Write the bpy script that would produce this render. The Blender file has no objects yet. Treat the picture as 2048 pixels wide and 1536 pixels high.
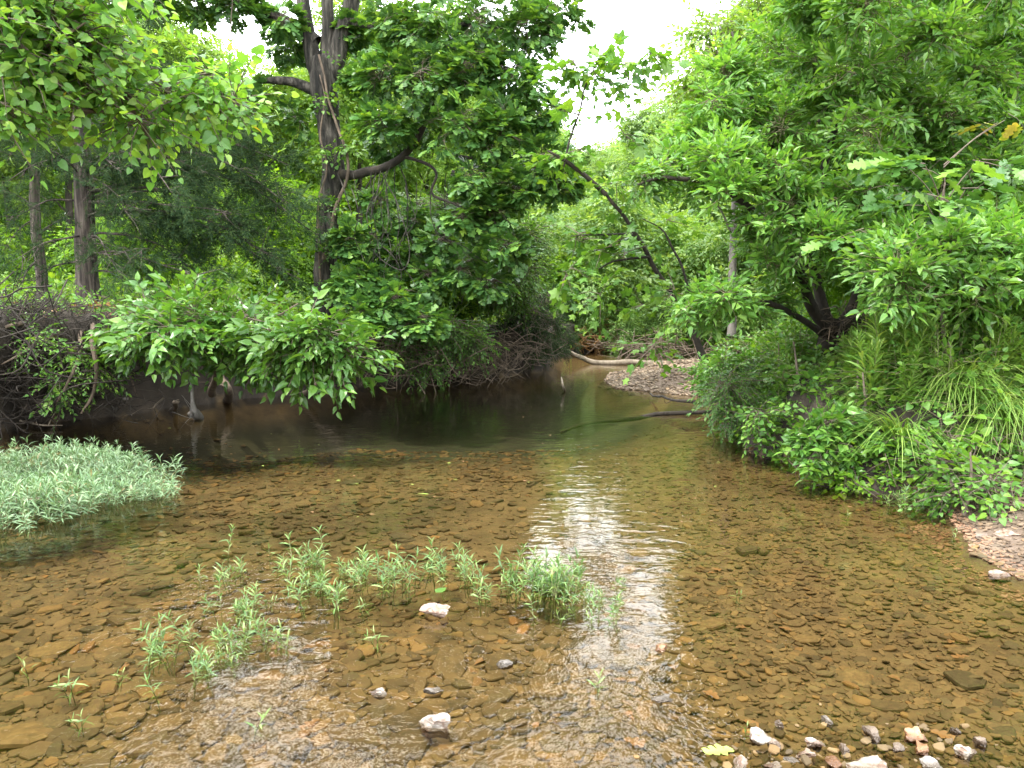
import bpy, bmesh, math, random
import numpy as np
from mathutils import Vector, Matrix
R = math.radians
PI = math.pi
C = bpy.context.scene.collection
S = bpy.context.scene

# ------------------------------------------------------------------ camera, sky, sun, exposure
F = 1547.0                      # focal length in photo pixels (photo 2048 x 1536)
PITCH = math.atan(168 / F)
EYE = np.array([0, 0, 1.6])
cam_d = bpy.data.cameras.new('camera')
cam = bpy.data.objects.new('camera', cam_d); C.objects.link(cam)
cam_d.sensor_width = 36; cam_d.lens = F / 2048 * 36
cam_d.clip_start = 0.05; cam_d.clip_end = 2000
cam.location = EYE; cam.rotation_euler = (PI / 2 - PITCH, 0, 0)
S.camera = cam

SUN_EL, SUN_AZ = R(62), R(-128)       # azimuth from +Y towards +X
W = bpy.data.worlds.new('World'); S.world = W; W.use_nodes = True
nt = W.node_tree; nt.nodes.clear()
def N(t, typ, **kw):
    n = t.nodes.new(typ)
    for k, v in kw.items():
        if k in ('operation', 'blend_type', 'data_type', 'noise_dimensions', 'sky_type', 'feature', 'distance', 'wave_type', 'bands_direction'): setattr(n, k, v)
        else: n.inputs[k].default_value = v
    return n
sky = N(nt, 'ShaderNodeTexSky', sky_type='NISHITA')
sky.sun_disc = False; sky.sun_elevation = SUN_EL; sky.sun_rotation = SUN_AZ
bg1 = N(nt, 'ShaderNodeBackground', Strength=0.13)
nt.links.new(sky.outputs[0], bg1.inputs[0])
bg2 = N(nt, 'ShaderNodeBackground', Color=(0.93, 0.97, 1.0, 1), Strength=7.5)   # bright thin cloud
tc = N(nt, 'ShaderNodeTexCoord')
cl = N(nt, 'ShaderNodeTexNoise', Scale=2.6, Detail=6, Roughness=0.6)
nt.links.new(tc.outputs['Generated'], cl.inputs['Vector'])
cr = nt.nodes.new('ShaderNodeMapRange'); cr.inputs[1].default_value = 0.30; cr.inputs[2].default_value = 0.52
cr.inputs[3].default_value = 0.45; cr.inputs[4].default_value = 1.0
nt.links.new(cl.outputs[0], cr.inputs[0])
mx = nt.nodes.new('ShaderNodeMixShader'); wo = nt.nodes.new('ShaderNodeOutputWorld')
nt.links.new(cr.outputs[0], mx.inputs[0]); nt.links.new(bg1.outputs[0], mx.inputs[1]); nt.links.new(bg2.outputs[0], mx.inputs[2])
nt.links.new(mx.outputs[0], wo.inputs[0])

sun_d = bpy.data.lights.new('sun', 'SUN'); sun_d.energy = 5.0; sun_d.angle = R(1.5); sun_d.color = (1, 0.95, 0.86)
sun = bpy.data.objects.new('sun', sun_d); C.objects.link(sun); sun.location = (0, 0, 40)
sd = Vector((math.sin(SUN_AZ) * math.cos(SUN_EL), math.cos(SUN_AZ) * math.cos(SUN_EL), math.sin(SUN_EL)))
sun.rotation_euler = (-sd).to_track_quat('-Z', 'Y').to_euler()

S.view_settings.view_transform = 'Standard'; S.view_settings.look = 'None'
S.view_settings.exposure = 0.06; S.view_settings.gamma = 1
cy = S.cycles
cy.max_bounces = 8; cy.diffuse_bounces = 4; cy.glossy_bounces = 3; cy.transmission_bounces = 5; cy.transparent_max_bounces = 8
cy.use_adaptive_sampling = True; cy.adaptive_threshold = 0.02; cy.caustics_reflective = False; cy.caustics_refractive = False
cy.sample_clamp_indirect = 6; cy.use_denoising = True

# ------------------------------------------------------------------ pixels to points
FW = np.array([0, math.cos(PITCH), -math.sin(PITCH)]); UPV = np.array([0, math.sin(PITCH), math.cos(PITCH)])
def ray(u, v): return FW + np.array([1.0, 0, 0]) * (u - 1024) / F + UPV * (768 - v) / F
def P(u, v, Y):
    d = ray(u, v); return EYE + d * (Y / d[1])
def P0(u, v, z=0.0):
    d = ray(u, v); return EYE + d * ((z - EYE[2]) / d[2])
def PP(*pts): return [P(*p) for p in pts]

# ------------------------------------------------------------------ mesh collector
class MB:
    def __init__(s): s.v = []; s.l = []; s.n = []; s.c = 0; s.sm = []
    def add(s, V, loops, sizes, smooth=False):
        V = np.asarray(V, float).reshape(-1, 3)
        s.v.append(V); s.l.append(np.asarray(loops, np.int64) + s.c); s.n.append(np.asarray(sizes, np.int64)); s.c += len(V)
        s.sm.append(np.full(len(sizes), smooth, bool))
    def inst(s, tpl, M, T, smooth=False):
        V, l, n = tpl[:3]; k = len(T)
        if not k: return
        VV = np.einsum('kij,nj->kni', M, V) + T[:, None, :]
        L = (l[None, :] + (np.arange(k) * len(V))[:, None]).ravel()
        s.add(VV.reshape(-1, 3), L, np.tile(n, k), smooth)
    def mesh(s, name, mat, origin=None):
        V = np.concatenate(s.v); L = np.concatenate(s.l); Nn = np.concatenate(s.n)
        if origin is not None: V = V - np.asarray(origin)[None]
        me = bpy.data.meshes.new(name)
        me.vertices.add(len(V)); me.vertices.foreach_set('co', V.astype(np.float32).ravel())
        me.loops.add(len(L)); me.loops.foreach_set('vertex_index', L.astype(np.int32))
        me.polygons.add(len(Nn)); st = np.concatenate([[0], np.cumsum(Nn)[:-1]])
        me.polygons.foreach_set('loop_start', st.astype(np.int32))
        me.polygons.foreach_set('use_smooth', np.concatenate(s.sm))
        me.update(calc_edges=True)
        if mat: me.materials.append(mat)
        return me
    def build(s, name, mat, parent=None, origin=None):
        if parent is not None and origin is None: origin = parent.location
        me = s.mesh(name, mat, origin)
        o = bpy.data.objects.new(name, me); C.objects.link(o)
        if parent is not None: o.parent = parent
        elif origin is not None: o.location = origin
        return o
def tag(o, label=None, cat=None, group=None, kind=None):
    for k, v in (('label', label), ('category', cat), ('group', group), ('kind', kind)):
        if v: o[k] = v
    return o
def thing(name, label, cat, loc, group=None):
    o = bpy.data.objects.new(name, None); C.objects.link(o); o.location = Vector(loc); o.empty_display_size = 0.2
    return tag(o, label, cat, group)
def dup(root, loc, rz=0.0, sc=1.0, label=None, group=None):
    r = root.copy(); C.objects.link(r); r.location = Vector(loc); r.rotation_euler = (0, 0, rz)
    r.scale = (sc, sc, sc) if np.isscalar(sc) else sc
    if label: r['label'] = label
    if group: r['group'] = group
    for ch in root.children:
        c = ch.copy(); C.objects.link(c); c.parent = r
        for g in ch.children:
            d = g.copy(); C.objects.link(d); d.parent = c
    return r

# ------------------------------------------------------------------ smooth value noise (numpy)
_rt = np.random.default_rng(77).random((64, 64, 64)) * 2 - 1
def vnoise(Pn, scale=1.0):
    q = np.asarray(Pn, float) * scale; i = np.floor(q).astype(int); f = q - i; f = f * f * (3 - 2 * f); o = 0
    for a in (0, 1):
        for b in (0, 1):
            for c in (0, 1):
                w = (f[..., 0] if a else 1 - f[..., 0]) * (f[..., 1] if b else 1 - f[..., 1]) * (f[..., 2] if c else 1 - f[..., 2])
                o = o + w * _rt[(i[..., 0] + a) % 64, (i[..., 1] + b) % 64, (i[..., 2] + c) % 64]
    return o
def sstep(x, a, b):
    t = np.clip((x - a) / (b - a), 0, 1); return t * t * (3 - 2 * t)

# ------------------------------------------------------------------ tubes
def catmull(P_, n):
    P_ = np.asarray(P_, float); Q = np.vstack([2 * P_[0] - P_[1], P_, 2 * P_[-1] - P_[-2]]); out = []
    for i in range(len(P_) - 1):
        a, b, c, d = Q[i:i + 4]
        for t in np.linspace(0, 1, n, endpoint=False):
            out.append(0.5 * ((2 * b) + (c - a) * t + (2 * a - 5 * b + 4 * c - d) * t * t + (3 * b - a - 3 * c + d) * t ** 3))
    out.append(P_[-1]); return np.array(out)
def tube(mb, pts, rads, ns=8, sub=4, wob=0.0, rough=0.0, seed=0):
    pts = np.asarray(pts, float)
    if sub > 1: path = catmull(pts, sub)
    else: path = pts
    m = len(path); rr = np.interp(np.linspace(0, 1, m), np.linspace(0, 1, len(rads)), rads)
    if wob:
        rg = np.random.default_rng(seed); w = vnoise(path * 1.0 + rg.random(3) * 50, 2.2)[:, None]
        path = path + np.stack([vnoise(path + 9.1 * seed, 2.5), vnoise(path + 31.7 + seed, 2.5), vnoise(path + 57.3 + seed, 2.5)], 1) * wob
    tg = np.gradient(path, axis=0); tg /= np.linalg.norm(tg, axis=1)[:, None] + 1e-9
    ref = np.array([0.31, 0.94, 0.11]); A = np.cross(tg, ref); A /= np.linalg.norm(A, axis=1)[:, None] + 1e-9; B = np.cross(tg, A)
    an = np.arange(ns) * 2 * PI / ns
    V = path[:, None, :] + rr[:, None, None] * (np.cos(an)[None, :, None] * A[:, None, :] + np.sin(an)[None, :, None] * B[:, None, :])
    if rough:
        dirn = V - path[:, None, :]
        nz = vnoise(V * np.array([1, 1, 0.3]) + seed * 3.3, 9.0) * 0.7 + vnoise(V * np.array([1, 1, 0.35]) + seed, 22.0) * 0.5
        V = V + dirn * (rough * nz)[..., None]
    i = np.arange(m - 1)[:, None] * ns; j = np.arange(ns)[None]; j2 = (j + 1) % ns
    q = np.stack([i + j, i + j2, i + ns + j2, i + ns + j], -1).reshape(-1)
    loops = np.concatenate([q, (m - 1) * ns + np.arange(ns)]); sizes = np.concatenate([np.full((m - 1) * ns, 4), [ns]])
    mb.add(V.reshape(-1, 3), loops, sizes, True)
    return path

# ------------------------------------------------------------------ leaf and spray templates
def pack(V, polys):
    return (np.array(V, float), np.array([i for p in polys for i in p]), np.array([len(p) for p in polys]))
def leaf_ovate(w=0.5, droop=0.18, fold=0.12, back=0.0):
    m = [(0, 0, 0), (0, .3, .0), (0, .68, -droop * .4), (0, 1, -droop)]
    V = m + [(-w * .5, .22 - back, fold * w * 2 - .01), (-w * .44, .55, fold * w * 2 - droop * .3), (w * .5, .22 - back, fold * w * 2 - .01), (w * .44, .55, fold * w * 2 - droop * .3)]
    return pack(V, [(0, 1, 4), (1, 2, 5, 4), (2, 3, 5), (0, 6, 1), (1, 6, 7, 2), (2, 7, 3)])
def leaf_heart(w=.9, droop=.2, fold=.08):
    ys = (0, .25, .5, .78, 1); m = [(0, y, -droop * y * y) for y in ys]; sd_ = [(.26, -.10), (.46, .10), (.47, .36), (.30, .68), (.10, .90)]
    V = m + [(-x * w, y, fold * x * 2 - droop * y * y) for x, y in sd_] + [(x * w, y, fold * x * 2 - droop * y * y) for x, y in sd_]
    pl = [(0, 1, 6, 5), (1, 2, 7, 6), (2, 3, 8, 7), (3, 4, 9, 8)]
    return pack(V, pl + [tuple((i + 5 if i > 4 else i) for i in p[::-1]) for p in pl])
def leaf_oak(k=3, w=0.6, droop=0.15):
    V = []; polys = []; ys = np.linspace(0.05, 1, k + 1)
    for i in range(k + 1): V.append((0, ys[i], -droop * ys[i] ** 2))
    V.append((0, 0, 0))
    base = k + 1
    for s in (-1, 1):
        sin_i = []; tip_i = []
        for i in range(k + 1):
            sw = 0.07 if i in (0, k) else 0.11
            sin_i.append(len(V)); V.append((s * sw * (0.2 if i == k else 1), ys[i], -droop * ys[i] ** 2 + .01))
        for i in range(k):
            f = (0.55, 1.0, 0.85, 0.6, 0.5)[i] if k > 2 else 0.9
            t0 = len(V); y = ys[i] + (ys[i + 1] - ys[i]) * 0.95
            V.append((s * w * .5 * f, y - .10, .05 - droop * y * y)); V.append((s * w * .5 * f * .82, y + .04, .05 - droop * y * y))
            p = (i, i + 1, sin_i[i + 1], t0 + 1, t0, sin_i[i])
            polys.append(p if s > 0 else p[::-1])
    return pack(V, polys)
def leaf_palm(n=5, deep=0.55, droop=0.15):
    V = [(0, 0.35, 0.02)]; angs = np.linspace(-125, 125, n); polys = []
    ring = [(0, 0, 0)]
    for i, a in enumerate(angs):
        r = 0.62 if abs(a) < 1 else (0.56 if abs(a) < 80 else 0.38)
        ring.append((math.sin(R(a)) * r, 0.35 + math.cos(R(a)) * r, -droop * r))
        if i < n - 1:
            b = (a + angs[i + 1]) / 2; ring.append((math.sin(R(b)) * r * deep, 0.35 + math.cos(R(b)) * r * deep, 0.0))
    V += ring; k = len(ring)
    for i in range(k): polys.append((0, 1 + (i + 1) % k, 1 + i))
    return pack(V, polys)
def leaf_lance(w=0.13, curve=0.25):
    V = []
    for t, ww in ((0, .3), (.35, 1), (.7, .75)):
        z = .12 * math.sin(t * 2) - curve * t * t
        V += [(-w * .5 * ww, t, z + .03 * ww), (0, t, z), (w * .5 * ww, t, z + .03 * ww)]
    V.append((0, 1, .11 - curve))
    return pack(V, [(0, 1, 4, 3), (1, 2, 5, 4), (3, 4, 7, 6), (4, 5, 8, 7), (6, 7, 9), (7, 8, 9)])
def leaf_flake(w=0.12):
    return pack([(0, 0, 0), (-w, .4, .03), (0, 1, 0), (w, .5, -.03)], [(0, 3, 2, 1)])
def frame(d, up=(0, 0, 1)):
    d = np.asarray(d, float); d = d / (np.linalg.norm(d, axis=-1, keepdims=True) + 1e-9); up = np.broadcast_to(np.asarray(up, float), d.shape)
    z = up - d * (d * up).sum(-1, keepdims=True); z = z / (np.linalg.norm(z, axis=-1, keepdims=True) + 1e-9); x = np.cross(d, z)
    return np.stack([x, d, z], -1)          # columns x,y,z
def join(parts):
    V = []; L = []; n = []; c = 0
    for v, l, s in parts: V.append(v); L.append(l + c); n.append(s); c += len(v)
    return (np.concatenate(V), np.concatenate(L), np.concatenate(n))
def xf(tpl, M, t): return (tpl[0] @ np.asarray(M).T + np.asarray(t), tpl[1], tpl[2])
def spray(leaf, n, L, size, ang=55, rng=None, opposite=False, droop=0.25, tilt=0.35, jit=0.25, petiole=0.12, up_end=0.0, cluster=False, lift=-.12):
    """one leafy twig: leaves (template), stem (template)."""
    rng = rng or np.random.default_rng(0); lv = []
    def pos(t): return np.array([0.06 * L * math.sin(3 * t), L * t, L * (-droop * t * t + up_end * t)])
    for i in range(n):
        t = (0.2 + 0.8 * (i // 2 * 2 if opposite else i) / max(1, n - 1)) if not cluster else 0.55 + .45 * i / n
        sd_ = (1 if i % 2 else -1); a = R(ang * (1 - 0.45 * t)) * sd_ + rng.normal(0, .25)
        if i == n - 1: a = rng.normal(0, .2)
        d = np.array([math.sin(a), math.cos(a), rng.normal(lift, jit)]); upv = np.array([rng.normal(0, tilt), rng.normal(0, tilt), 1.0])
        M = frame(d[None], upv)[0] * (size * rng.uniform(.5, 1.2) * (1 if t < .85 else .85))
        p = pos(t) + d / np.linalg.norm(d) * petiole * size
        lv.append(xf(leaf, M, p))
    st = MB(); tube(st, [pos(0), pos(.4), pos(.75), pos(1)], [L * .012 + .0015, .0012], ns=3, sub=1)
    return join(lv), (st.v[0], st.l[0], st.n[0])
def sprays(leaf_fn, k, seed, **kw):
    rng = np.random.default_rng(seed); out = []
    for i in range(k):
        lf = leaf_fn(rng) if callable(leaf_fn) else leaf_fn
        out.append(spray(lf, rng=rng, **kw))
    return out
SP = {}
SP['oak'] = sprays(lambda r: leaf_oak(3, .62, r.uniform(.05, .3)), 5, 1, n=8, L=.26, size=.15, ang=70, droop=.15, tilt=.45, cluster=True)
SP['oakbig'] = sprays(lambda r: leaf_oak(4, .62, r.uniform(.1, .4)), 4, 2, n=7, L=.3, size=.20, ang=80, droop=.2, tilt=.5, cluster=True)
SP['box'] = sprays(lambda r: leaf_ovate(r.uniform(.34, .46), r.uniform(.02, .35), .12), 10, 3, n=9, L=.30, size=.122, ang=65, opposite=True, droop=.0, tilt=.5, lift=.08, jit=.3)
SP['redbud'] = sprays(lambda r: leaf_heart(r.uniform(.75, 1.0), r.uniform(.05, .4), r.uniform(.02, .12)), 8, 4, n=9, L=.45, size=.078, ang=75, droop=.2, tilt=.75, petiole=.35)
SP['elm'] = sprays(lambda r: leaf_ovate(r.uniform(.42, .56), r.uniform(.05, .4), .1), 9, 5, n=10, L=.50, size=.14, ang=60, droop=.25, tilt=.35)
SP['small'] = sprays(lambda r: leaf_ovate(.5, .2, .1), 5, 6, n=12, L=.4, size=.07, ang=60, droop=.25, tilt=.5)
SP['far'] = sprays(lambda r: leaf_ovate(.55, .2, .1), 5, 7, n=12, L=.6, size=.13, ang=60, droop=.25, tilt=.5)
SP['plane'] = sprays(lambda r: leaf_palm(5, .55, r.uniform(.05, .3)), 4, 8, n=6, L=.4, size=.16, ang=70, droop=.15, tilt=.5, petiole=.25)
SP['cedar'] = sprays(leaf_flake(.05), 5, 9, n=46, L=.42, size=.10, ang=38, droop=.30, tilt=1.0, jit=.45)
SP['creeper'] = sprays(leaf_ovate(.5, .15, .08), 4, 10, n=5, L=.09, size=.085, ang=120, droop=.1, tilt=.25, cluster=True)
SP['heart'] = sprays(lambda r: leaf_heart(r.uniform(.7, 1), r.uniform(.1, .35)), 5, 11, n=7, L=.4, size=.075, ang=75, droop=.3, tilt=.4, petiole=.3)

def place(mb, tb, key, pos, d, rng, scale=1.0, upj=.35, svar=.25):
    """put one spray of kind key at every pos, pointing along d."""
    tpls = SP[key]; k = len(pos); ch = rng.integers(0, len(tpls), k); up = np.array([0, 0, 1.0]) + rng.normal(0, upj, (k, 3))
    M = frame(d, up) * (scale * rng.uniform(1 - svar, 1 + svar, k))[:, None, None]
    for i, (lf, st) in enumerate(tpls):
        m = ch == i
        mb.inst(lf, M[m], pos[m])
        if tb is not None: tb.inst(st, M[m], pos[m], True)
def sph(rng, k):
    d = rng.normal(size=(k, 3)); return d / np.linalg.norm(d, axis=1)[:, None]
def crown(mb, tb, key, blobs, rng, nb=14, ns=6, scale=1.0, flat=.75, droop=.15, rb=.012, out=.6, src=None, tubes=True):
    """blobs: (centre, radius[, density]). Branchlets fan out from each blob's inner side, leafy sprays along them."""
    for bl in blobs:
        c, r = np.asarray(bl[0], float), bl[1]; dn = bl[2] if len(bl) > 2 else 1.0
        k = max(2, int(nb * dn)); d = sph(rng, k) * np.array([1, 1, flat]); e = c + d * r * (rng.random(k) ** .45)[:, None]
        s0 = c if src is None else c + (np.asarray(src) - c) * min(.5, r * .6 / (np.linalg.norm(np.asarray(src) - c) + 1e-6))
        for j in range(k):
            s = s0 + rng.normal(0, r * .18, 3); mid = (s + e[j]) / 2 + np.array([0, 0, r * .12]) + rng.normal(0, r * .08, 3)
            if tubes and tb is not None: tube(tb, [s, mid, e[j]], [rb, rb * .6, rb * .25], ns=4, sub=3)
            t = rng.uniform(.25, 1.05, ns); t[0] = 1.0
            p = (1 - t)[:, None] ** 2 * s + 2 * ((1 - t) * t)[:, None] * mid + t[:, None] ** 2 * e[j]
            ax = (e[j] - s) / (np.linalg.norm(e[j] - s) + 1e-6)
            dd = ax * out + rng.normal(0, .55, (ns, 3)) * np.array([1, 1, .45]); dd[:, 2] -= droop
            place(mb, tb, key, p + rng.normal(0, r * .05, (ns, 3)), dd, rng, scale)
def region(rng, poly, n, Y, r, jit=.3):
    """n blobs spread over a patch of the view, each at a depth of its own between Y[0] and Y[1]."""
    poly = np.asarray(poly, float); lo, hi = poly.min(0), poly.max(0); out = []; pts = []
    while len(out) < n:
        best = None
        for _ in range(12):
            q = lo + rng.random(2) * (hi - lo)
            if not inside(q[None], poly)[0]: continue
            dm = min([np.hypot(*(q - w)) for w in pts], default=1e9)
            if best is None or dm > best[0]: best = (dm, q)
        if best is None: continue
        q = best[1]; pts.append(q); out.append((P(q[0], q[1], rng.uniform(*Y)), r * rng.uniform(1 - jit, 1 + jit)))
    return out
def inside(q, poly):
    x, y = q[:, 0], q[:, 1]; c = np.zeros(len(q), bool); n = len(poly)
    for i in range(n):
        (x1, y1), (x2, y2) = poly[i], poly[(i + 1) % n]
        m = (y1 > y) != (y2 > y)
        if y1 != y2: c ^= m & (x < (x2 - x1) * (y - y1) / (y2 - y1) + x1)
    return c

# ------------------------------------------------------------------ materials
def newmat(name):
    m = bpy.data.materials.new(name); m.use_nodes = True; m.node_tree.nodes.clear(); return m, m.node_tree
def ramp(t, stops):
    r = t.nodes.new('ShaderNodeValToRGB'); e = r.color_ramp.elements
    while len(e) < len(stops): e.new(0.5)
    for el, (p, c) in zip(e, stops): el.position = p; el.color = (*c, 1)
    return r
def leaf_mat(name, c1, c2, c3, trans=.38, rough=.42, tcol=(1.35, 1.25, .45), spec=.5, rare=None, dead=None):
    m, t = newmat(name); L = t.links.new
    g = t.nodes.new('ShaderNodeNewGeometry'); stops = [(0.0, c1), (.6, c2), (.94, c3)]
    if rare: stops += [(.994, c3), (.999, rare)]
    if dead: stops += [(.955, c3), (.97, dead)]
    r = ramp(t, stops)
    if rare: r.color_ramp.interpolation = 'LINEAR'
    L(g.outputs['Random Per Island'], r.inputs[0])
    oi = t.nodes.new('ShaderNodeObjectInfo'); tcn = t.nodes.new('ShaderNodeTexCoord')
    nz = N(t, 'ShaderNodeTexNoise', Scale=.9, Detail=2); L(tcn.outputs['Object'], nz.inputs['Vector'])
    mr = t.nodes.new('ShaderNodeMapRange'); mr.inputs[1].default_value = .3; mr.inputs[2].default_value = .7; mr.inputs[3].default_value = .72; mr.inputs[4].default_value = 1.25
    L(nz.outputs[0], mr.inputs[0])
    ad = N(t, 'ShaderNodeMath', operation='MULTIPLY_ADD'); L(oi.outputs['Random'], ad.inputs[0]); ad.inputs[1].default_value = .25; ad.inputs[2].default_value = -.12
    sm = N(t, 'ShaderNodeMath', operation='ADD'); L(mr.outputs[0], sm.inputs[0]); L(ad.outputs[0], sm.inputs[1])
    hs = t.nodes.new('ShaderNodeHueSaturation'); L(r.outputs[0], hs.inputs['Color']); L(sm.outputs[0], hs.inputs['Value'])
    p = N(t, 'ShaderNodeBsdfPrincipled', Roughness=rough); p.inputs['Specular IOR Level'].default_value = spec; L(hs.outputs[0], p.inputs['Base Color'])
    mu = N(t, 'ShaderNodeMix', data_type='RGBA', blend_type='MULTIPLY'); mu.inputs[0].default_value = 1; L(hs.outputs[0], mu.inputs[6]); mu.inputs[7].default_value = (*tcol, 1); mu.clamp_result = False
    tr = t.nodes.new('ShaderNodeBsdfTranslucent'); L(mu.outputs[2], tr.inputs[0])
    mxn = t.nodes.new('ShaderNodeMixShader'); mxn.inputs[0].default_value = trans; L(p.outputs[0], mxn.inputs[1]); L(tr.outputs[0], mxn.inputs[2])
    o = t.nodes.new('ShaderNodeOutputMaterial'); L(mxn.outputs[0], o.inputs[0]); return m
def surf_mat(name, stops, scale=6, stretch=(1, 1, 1), rough=.8, bump=.4, bscale=None, detail=8, dist=.02, spec=.4, wet=False, isl=False):
    m, t = newmat(name); L = t.links.new; tcn = t.nodes.new('ShaderNodeTexCoord'); mp = t.nodes.new('ShaderNodeMapping'); mp.inputs['Scale'].default_value = stretch
    L(tcn.outputs['Object'], mp.inputs[0])
    oi = t.nodes.new('ShaderNodeObjectInfo'); ca = N(t, 'ShaderNodeVectorMath', operation='ADD'); L(mp.outputs[0], ca.inputs[0])
    mu = N(t, 'ShaderNodeVectorMath', operation='SCALE'); L(oi.outputs['Random'], mu.inputs[0]); mu.inputs['Scale'].default_value = 40; L(mu.outputs[0], ca.inputs[1])
    nz = N(t, 'ShaderNodeTexNoise', Scale=scale, Detail=detail, Roughness=.65); L(ca.outputs[0], nz.inputs['Vector'])
    r = ramp(t, stops); L(nz.outputs[0], r.inputs[0])
    nb = N(t, 'ShaderNodeTexNoise', Scale=bscale or scale * 3, Detail=6, Roughness=.7); L(ca.outputs[0], nb.inputs['Vector'])
    b = N(t, 'ShaderNodeBump', Strength=bump, Distance=dist); L(nb.outputs[0], b.inputs['Height'])
    p = N(t, 'ShaderNodeBsdfPrincipled', Roughness=rough); p.inputs['Specular IOR Level'].default_value = spec
    L(r.outputs[0], p.inputs['Base Color']); L(b.outputs[0], p.inputs['Normal'])
    if isl:            # every stone its own tone
        g = t.nodes.new('ShaderNodeNewGeometry'); sa = N(t, 'ShaderNodeMath', operation='ADD'); L(g.outputs['Random Per Island'], sa.inputs[0]); L(oi.outputs['Random'], sa.inputs[1])
        fr = N(t, 'ShaderNodeMath', operation='FRACT'); L(sa.outputs[0], fr.inputs[0])
        tn = ramp(t, [(0, (.52, .52, .48)), (.3, (.85, .84, .8)), (.6, (1.0, .98, .94)), (.85, (1.18, 1.14, 1.05)), (1, (1.45, 1.28, 1.0))]); L(fr.outputs[0], tn.inputs[0])
        im = N(t, 'ShaderNodeMix', data_type='RGBA', blend_type='MULTIPLY'); im.inputs[0].default_value = 1; L(r.outputs[0], im.inputs[6]); L(tn.outputs[0], im.inputs[7]); L(im.outputs[2], p.inputs['Base Color'])
    if wet:            # water-soaked foot of the stone: darker and shiny within 2-3 cm of the water
        g = t.nodes.new('ShaderNodeNewGeometry'); sx = t.nodes.new('ShaderNodeSeparateXYZ'); L(g.outputs['Position'], sx.inputs[0])
        w = t.nodes.new('ShaderNodeMapRange'); w.inputs[1].default_value = .010; w.inputs[2].default_value = .022; L(sx.outputs[2], w.inputs[0])
        mm = N(t, 'ShaderNodeMix', data_type='RGBA'); L(w.outputs[0], mm.inputs[0]); L(r.outputs[0], mm.inputs[7])
        dk = N(t, 'ShaderNodeMix', data_type='RGBA', blend_type='MULTIPLY'); dk.inputs[0].default_value = 1; L(r.outputs[0], dk.inputs[6]); dk.inputs[7].default_value = (.33, .27, .19, 1)
        L(dk.outputs[2], mm.inputs[6]); L(mm.outputs[2], p.inputs['Base Color'])
        rr_ = t.nodes.new('ShaderNodeMapRange'); rr_.inputs[3].default_value = .15; rr_.inputs[4].default_value = rough; rr_.inputs[1].default_value = .008; rr_.inputs[2].default_value = .03
        L(sx.outputs[2], rr_.inputs[0]); L(rr_.outputs[0], p.inputs['Roughness'])
    o = t.nodes.new('ShaderNodeOutputMaterial'); L(p.outputs[0], o.inputs[0]); return m
M = {}
M['oak_leaf'] = leaf_mat('oak_leaf', (.045, .115, .028), (.080, .185, .040), (.16, .29, .05), trans=.34, rare=(.24, .34, .04))
M['box_leaf'] = leaf_mat('box_leaf', (.072, .185, .030), (.125, .275, .048), (.21, .37, .085), trans=.45, rough=.34)
M['redbud_leaf'] = leaf_mat('redbud_leaf', (.075, .19, .04), (.15, .31, .05), (.27, .42, .08), trans=.5, rare=(.50, .38, .06))
M['elm_leaf'] = leaf_mat('elm_leaf', (.055, .145, .026), (.095, .215, .034), (.15, .28, .045), trans=.38, rough=.30)
M['cedar_leaf'] = leaf_mat('cedar_leaf', (.022, .048, .022), (.036, .070, .030), (.062, .095, .030), trans=.25, rough=.9, tcol=(1.2, 1.2, .5), spec=.1)
M['vine_leaf'] = leaf_mat('vine_leaf', (.065, .165, .03), (.11, .24, .035), (.18, .32, .045), trans=.42)
M['shrub_leaf'] = leaf_mat('shrub_leaf', (.09, .21, .018), (.15, .30, .026), (.24, .38, .04), trans=.48)
M['wood_leaf'] = leaf_mat('wood_leaf', (.11, .21, .034), (.175, .30, .05), (.26, .38, .08), trans=.48)
M['pale_leaf'] = leaf_mat('pale_leaf', (.13, .25, .07), (.20, .33, .10), (.28, .40, .13), trans=.45)  # far wood: paler green with distance haze put into the colour
M['dark_leaf'] = leaf_mat('dark_leaf', (.050, .125, .026), (.085, .19, .036), (.14, .26, .05), trans=.4)
M['grass_leaf'] = leaf_mat('grass_leaf', (.12, .24, .04), (.19, .33, .06), (.30, .40, .10), trans=.42, rough=.38)
M['willow_leaf'] = leaf_mat('willow_leaf', (.095, .175, .075), (.155, .25, .115), (.24, .33, .17), trans=.25, dead=(.24, .19, .09), rough=.36, tcol=(1.1, 1.15, .6), spec=.6)
M['sprig_leaf'] = leaf_mat('sprig_leaf', (.078, .165, .046), (.145, .25, .066), (.25, .34, .11), trans=.34, dead=(.20, .14, .06), rough=.36, tcol=(1.2, 1.15, .5), spec=.6)
M['yellow_leaf'] = leaf_mat('yellow_leaf', (.26, .32, .05), (.38, .34, .06), (.42, .27, .05), trans=.4)
M['fallen_leaf'] = leaf_mat('fallen_leaf', (.30, .40, .08), (.34, .44, .09), (.38, .48, .1), trans=.2)
M['dead_leaf'] = leaf_mat('dead_leaf', (.16, .08, .035), (.26, .14, .06), (.35, .2, .09), trans=.2)
M['bark'] = surf_mat('bark', [(.38, (.009, .008, .006)), (.5, (.036, .031, .024)), (.62, (.10, .088, .072))], 14, (1, 1, .16), .9, 1.0, 20, dist=.05)
M['cedar_bark'] = surf_mat('cedar_bark', [(.38, (.014, .011, .009)), (.5, (.058, .045, .036)), (.64, (.14, .115, .092))], 18, (1, 1, .07), .9, .9, 26, dist=.03)
M['dark_bark'] = surf_mat('dark_bark', [(.3, (.012, .010, .008)), (.55, (.035, .027, .020)), (.8, (.08, .062, .045))], 9, (1, 1, .3), .9, .9, 18, dist=.02)
M['twig'] = surf_mat('twig', [(.3, (.07, .052, .038)), (.7, (.17, .135, .10))], 6, (1, 1, 1), .85, .2)
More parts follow.
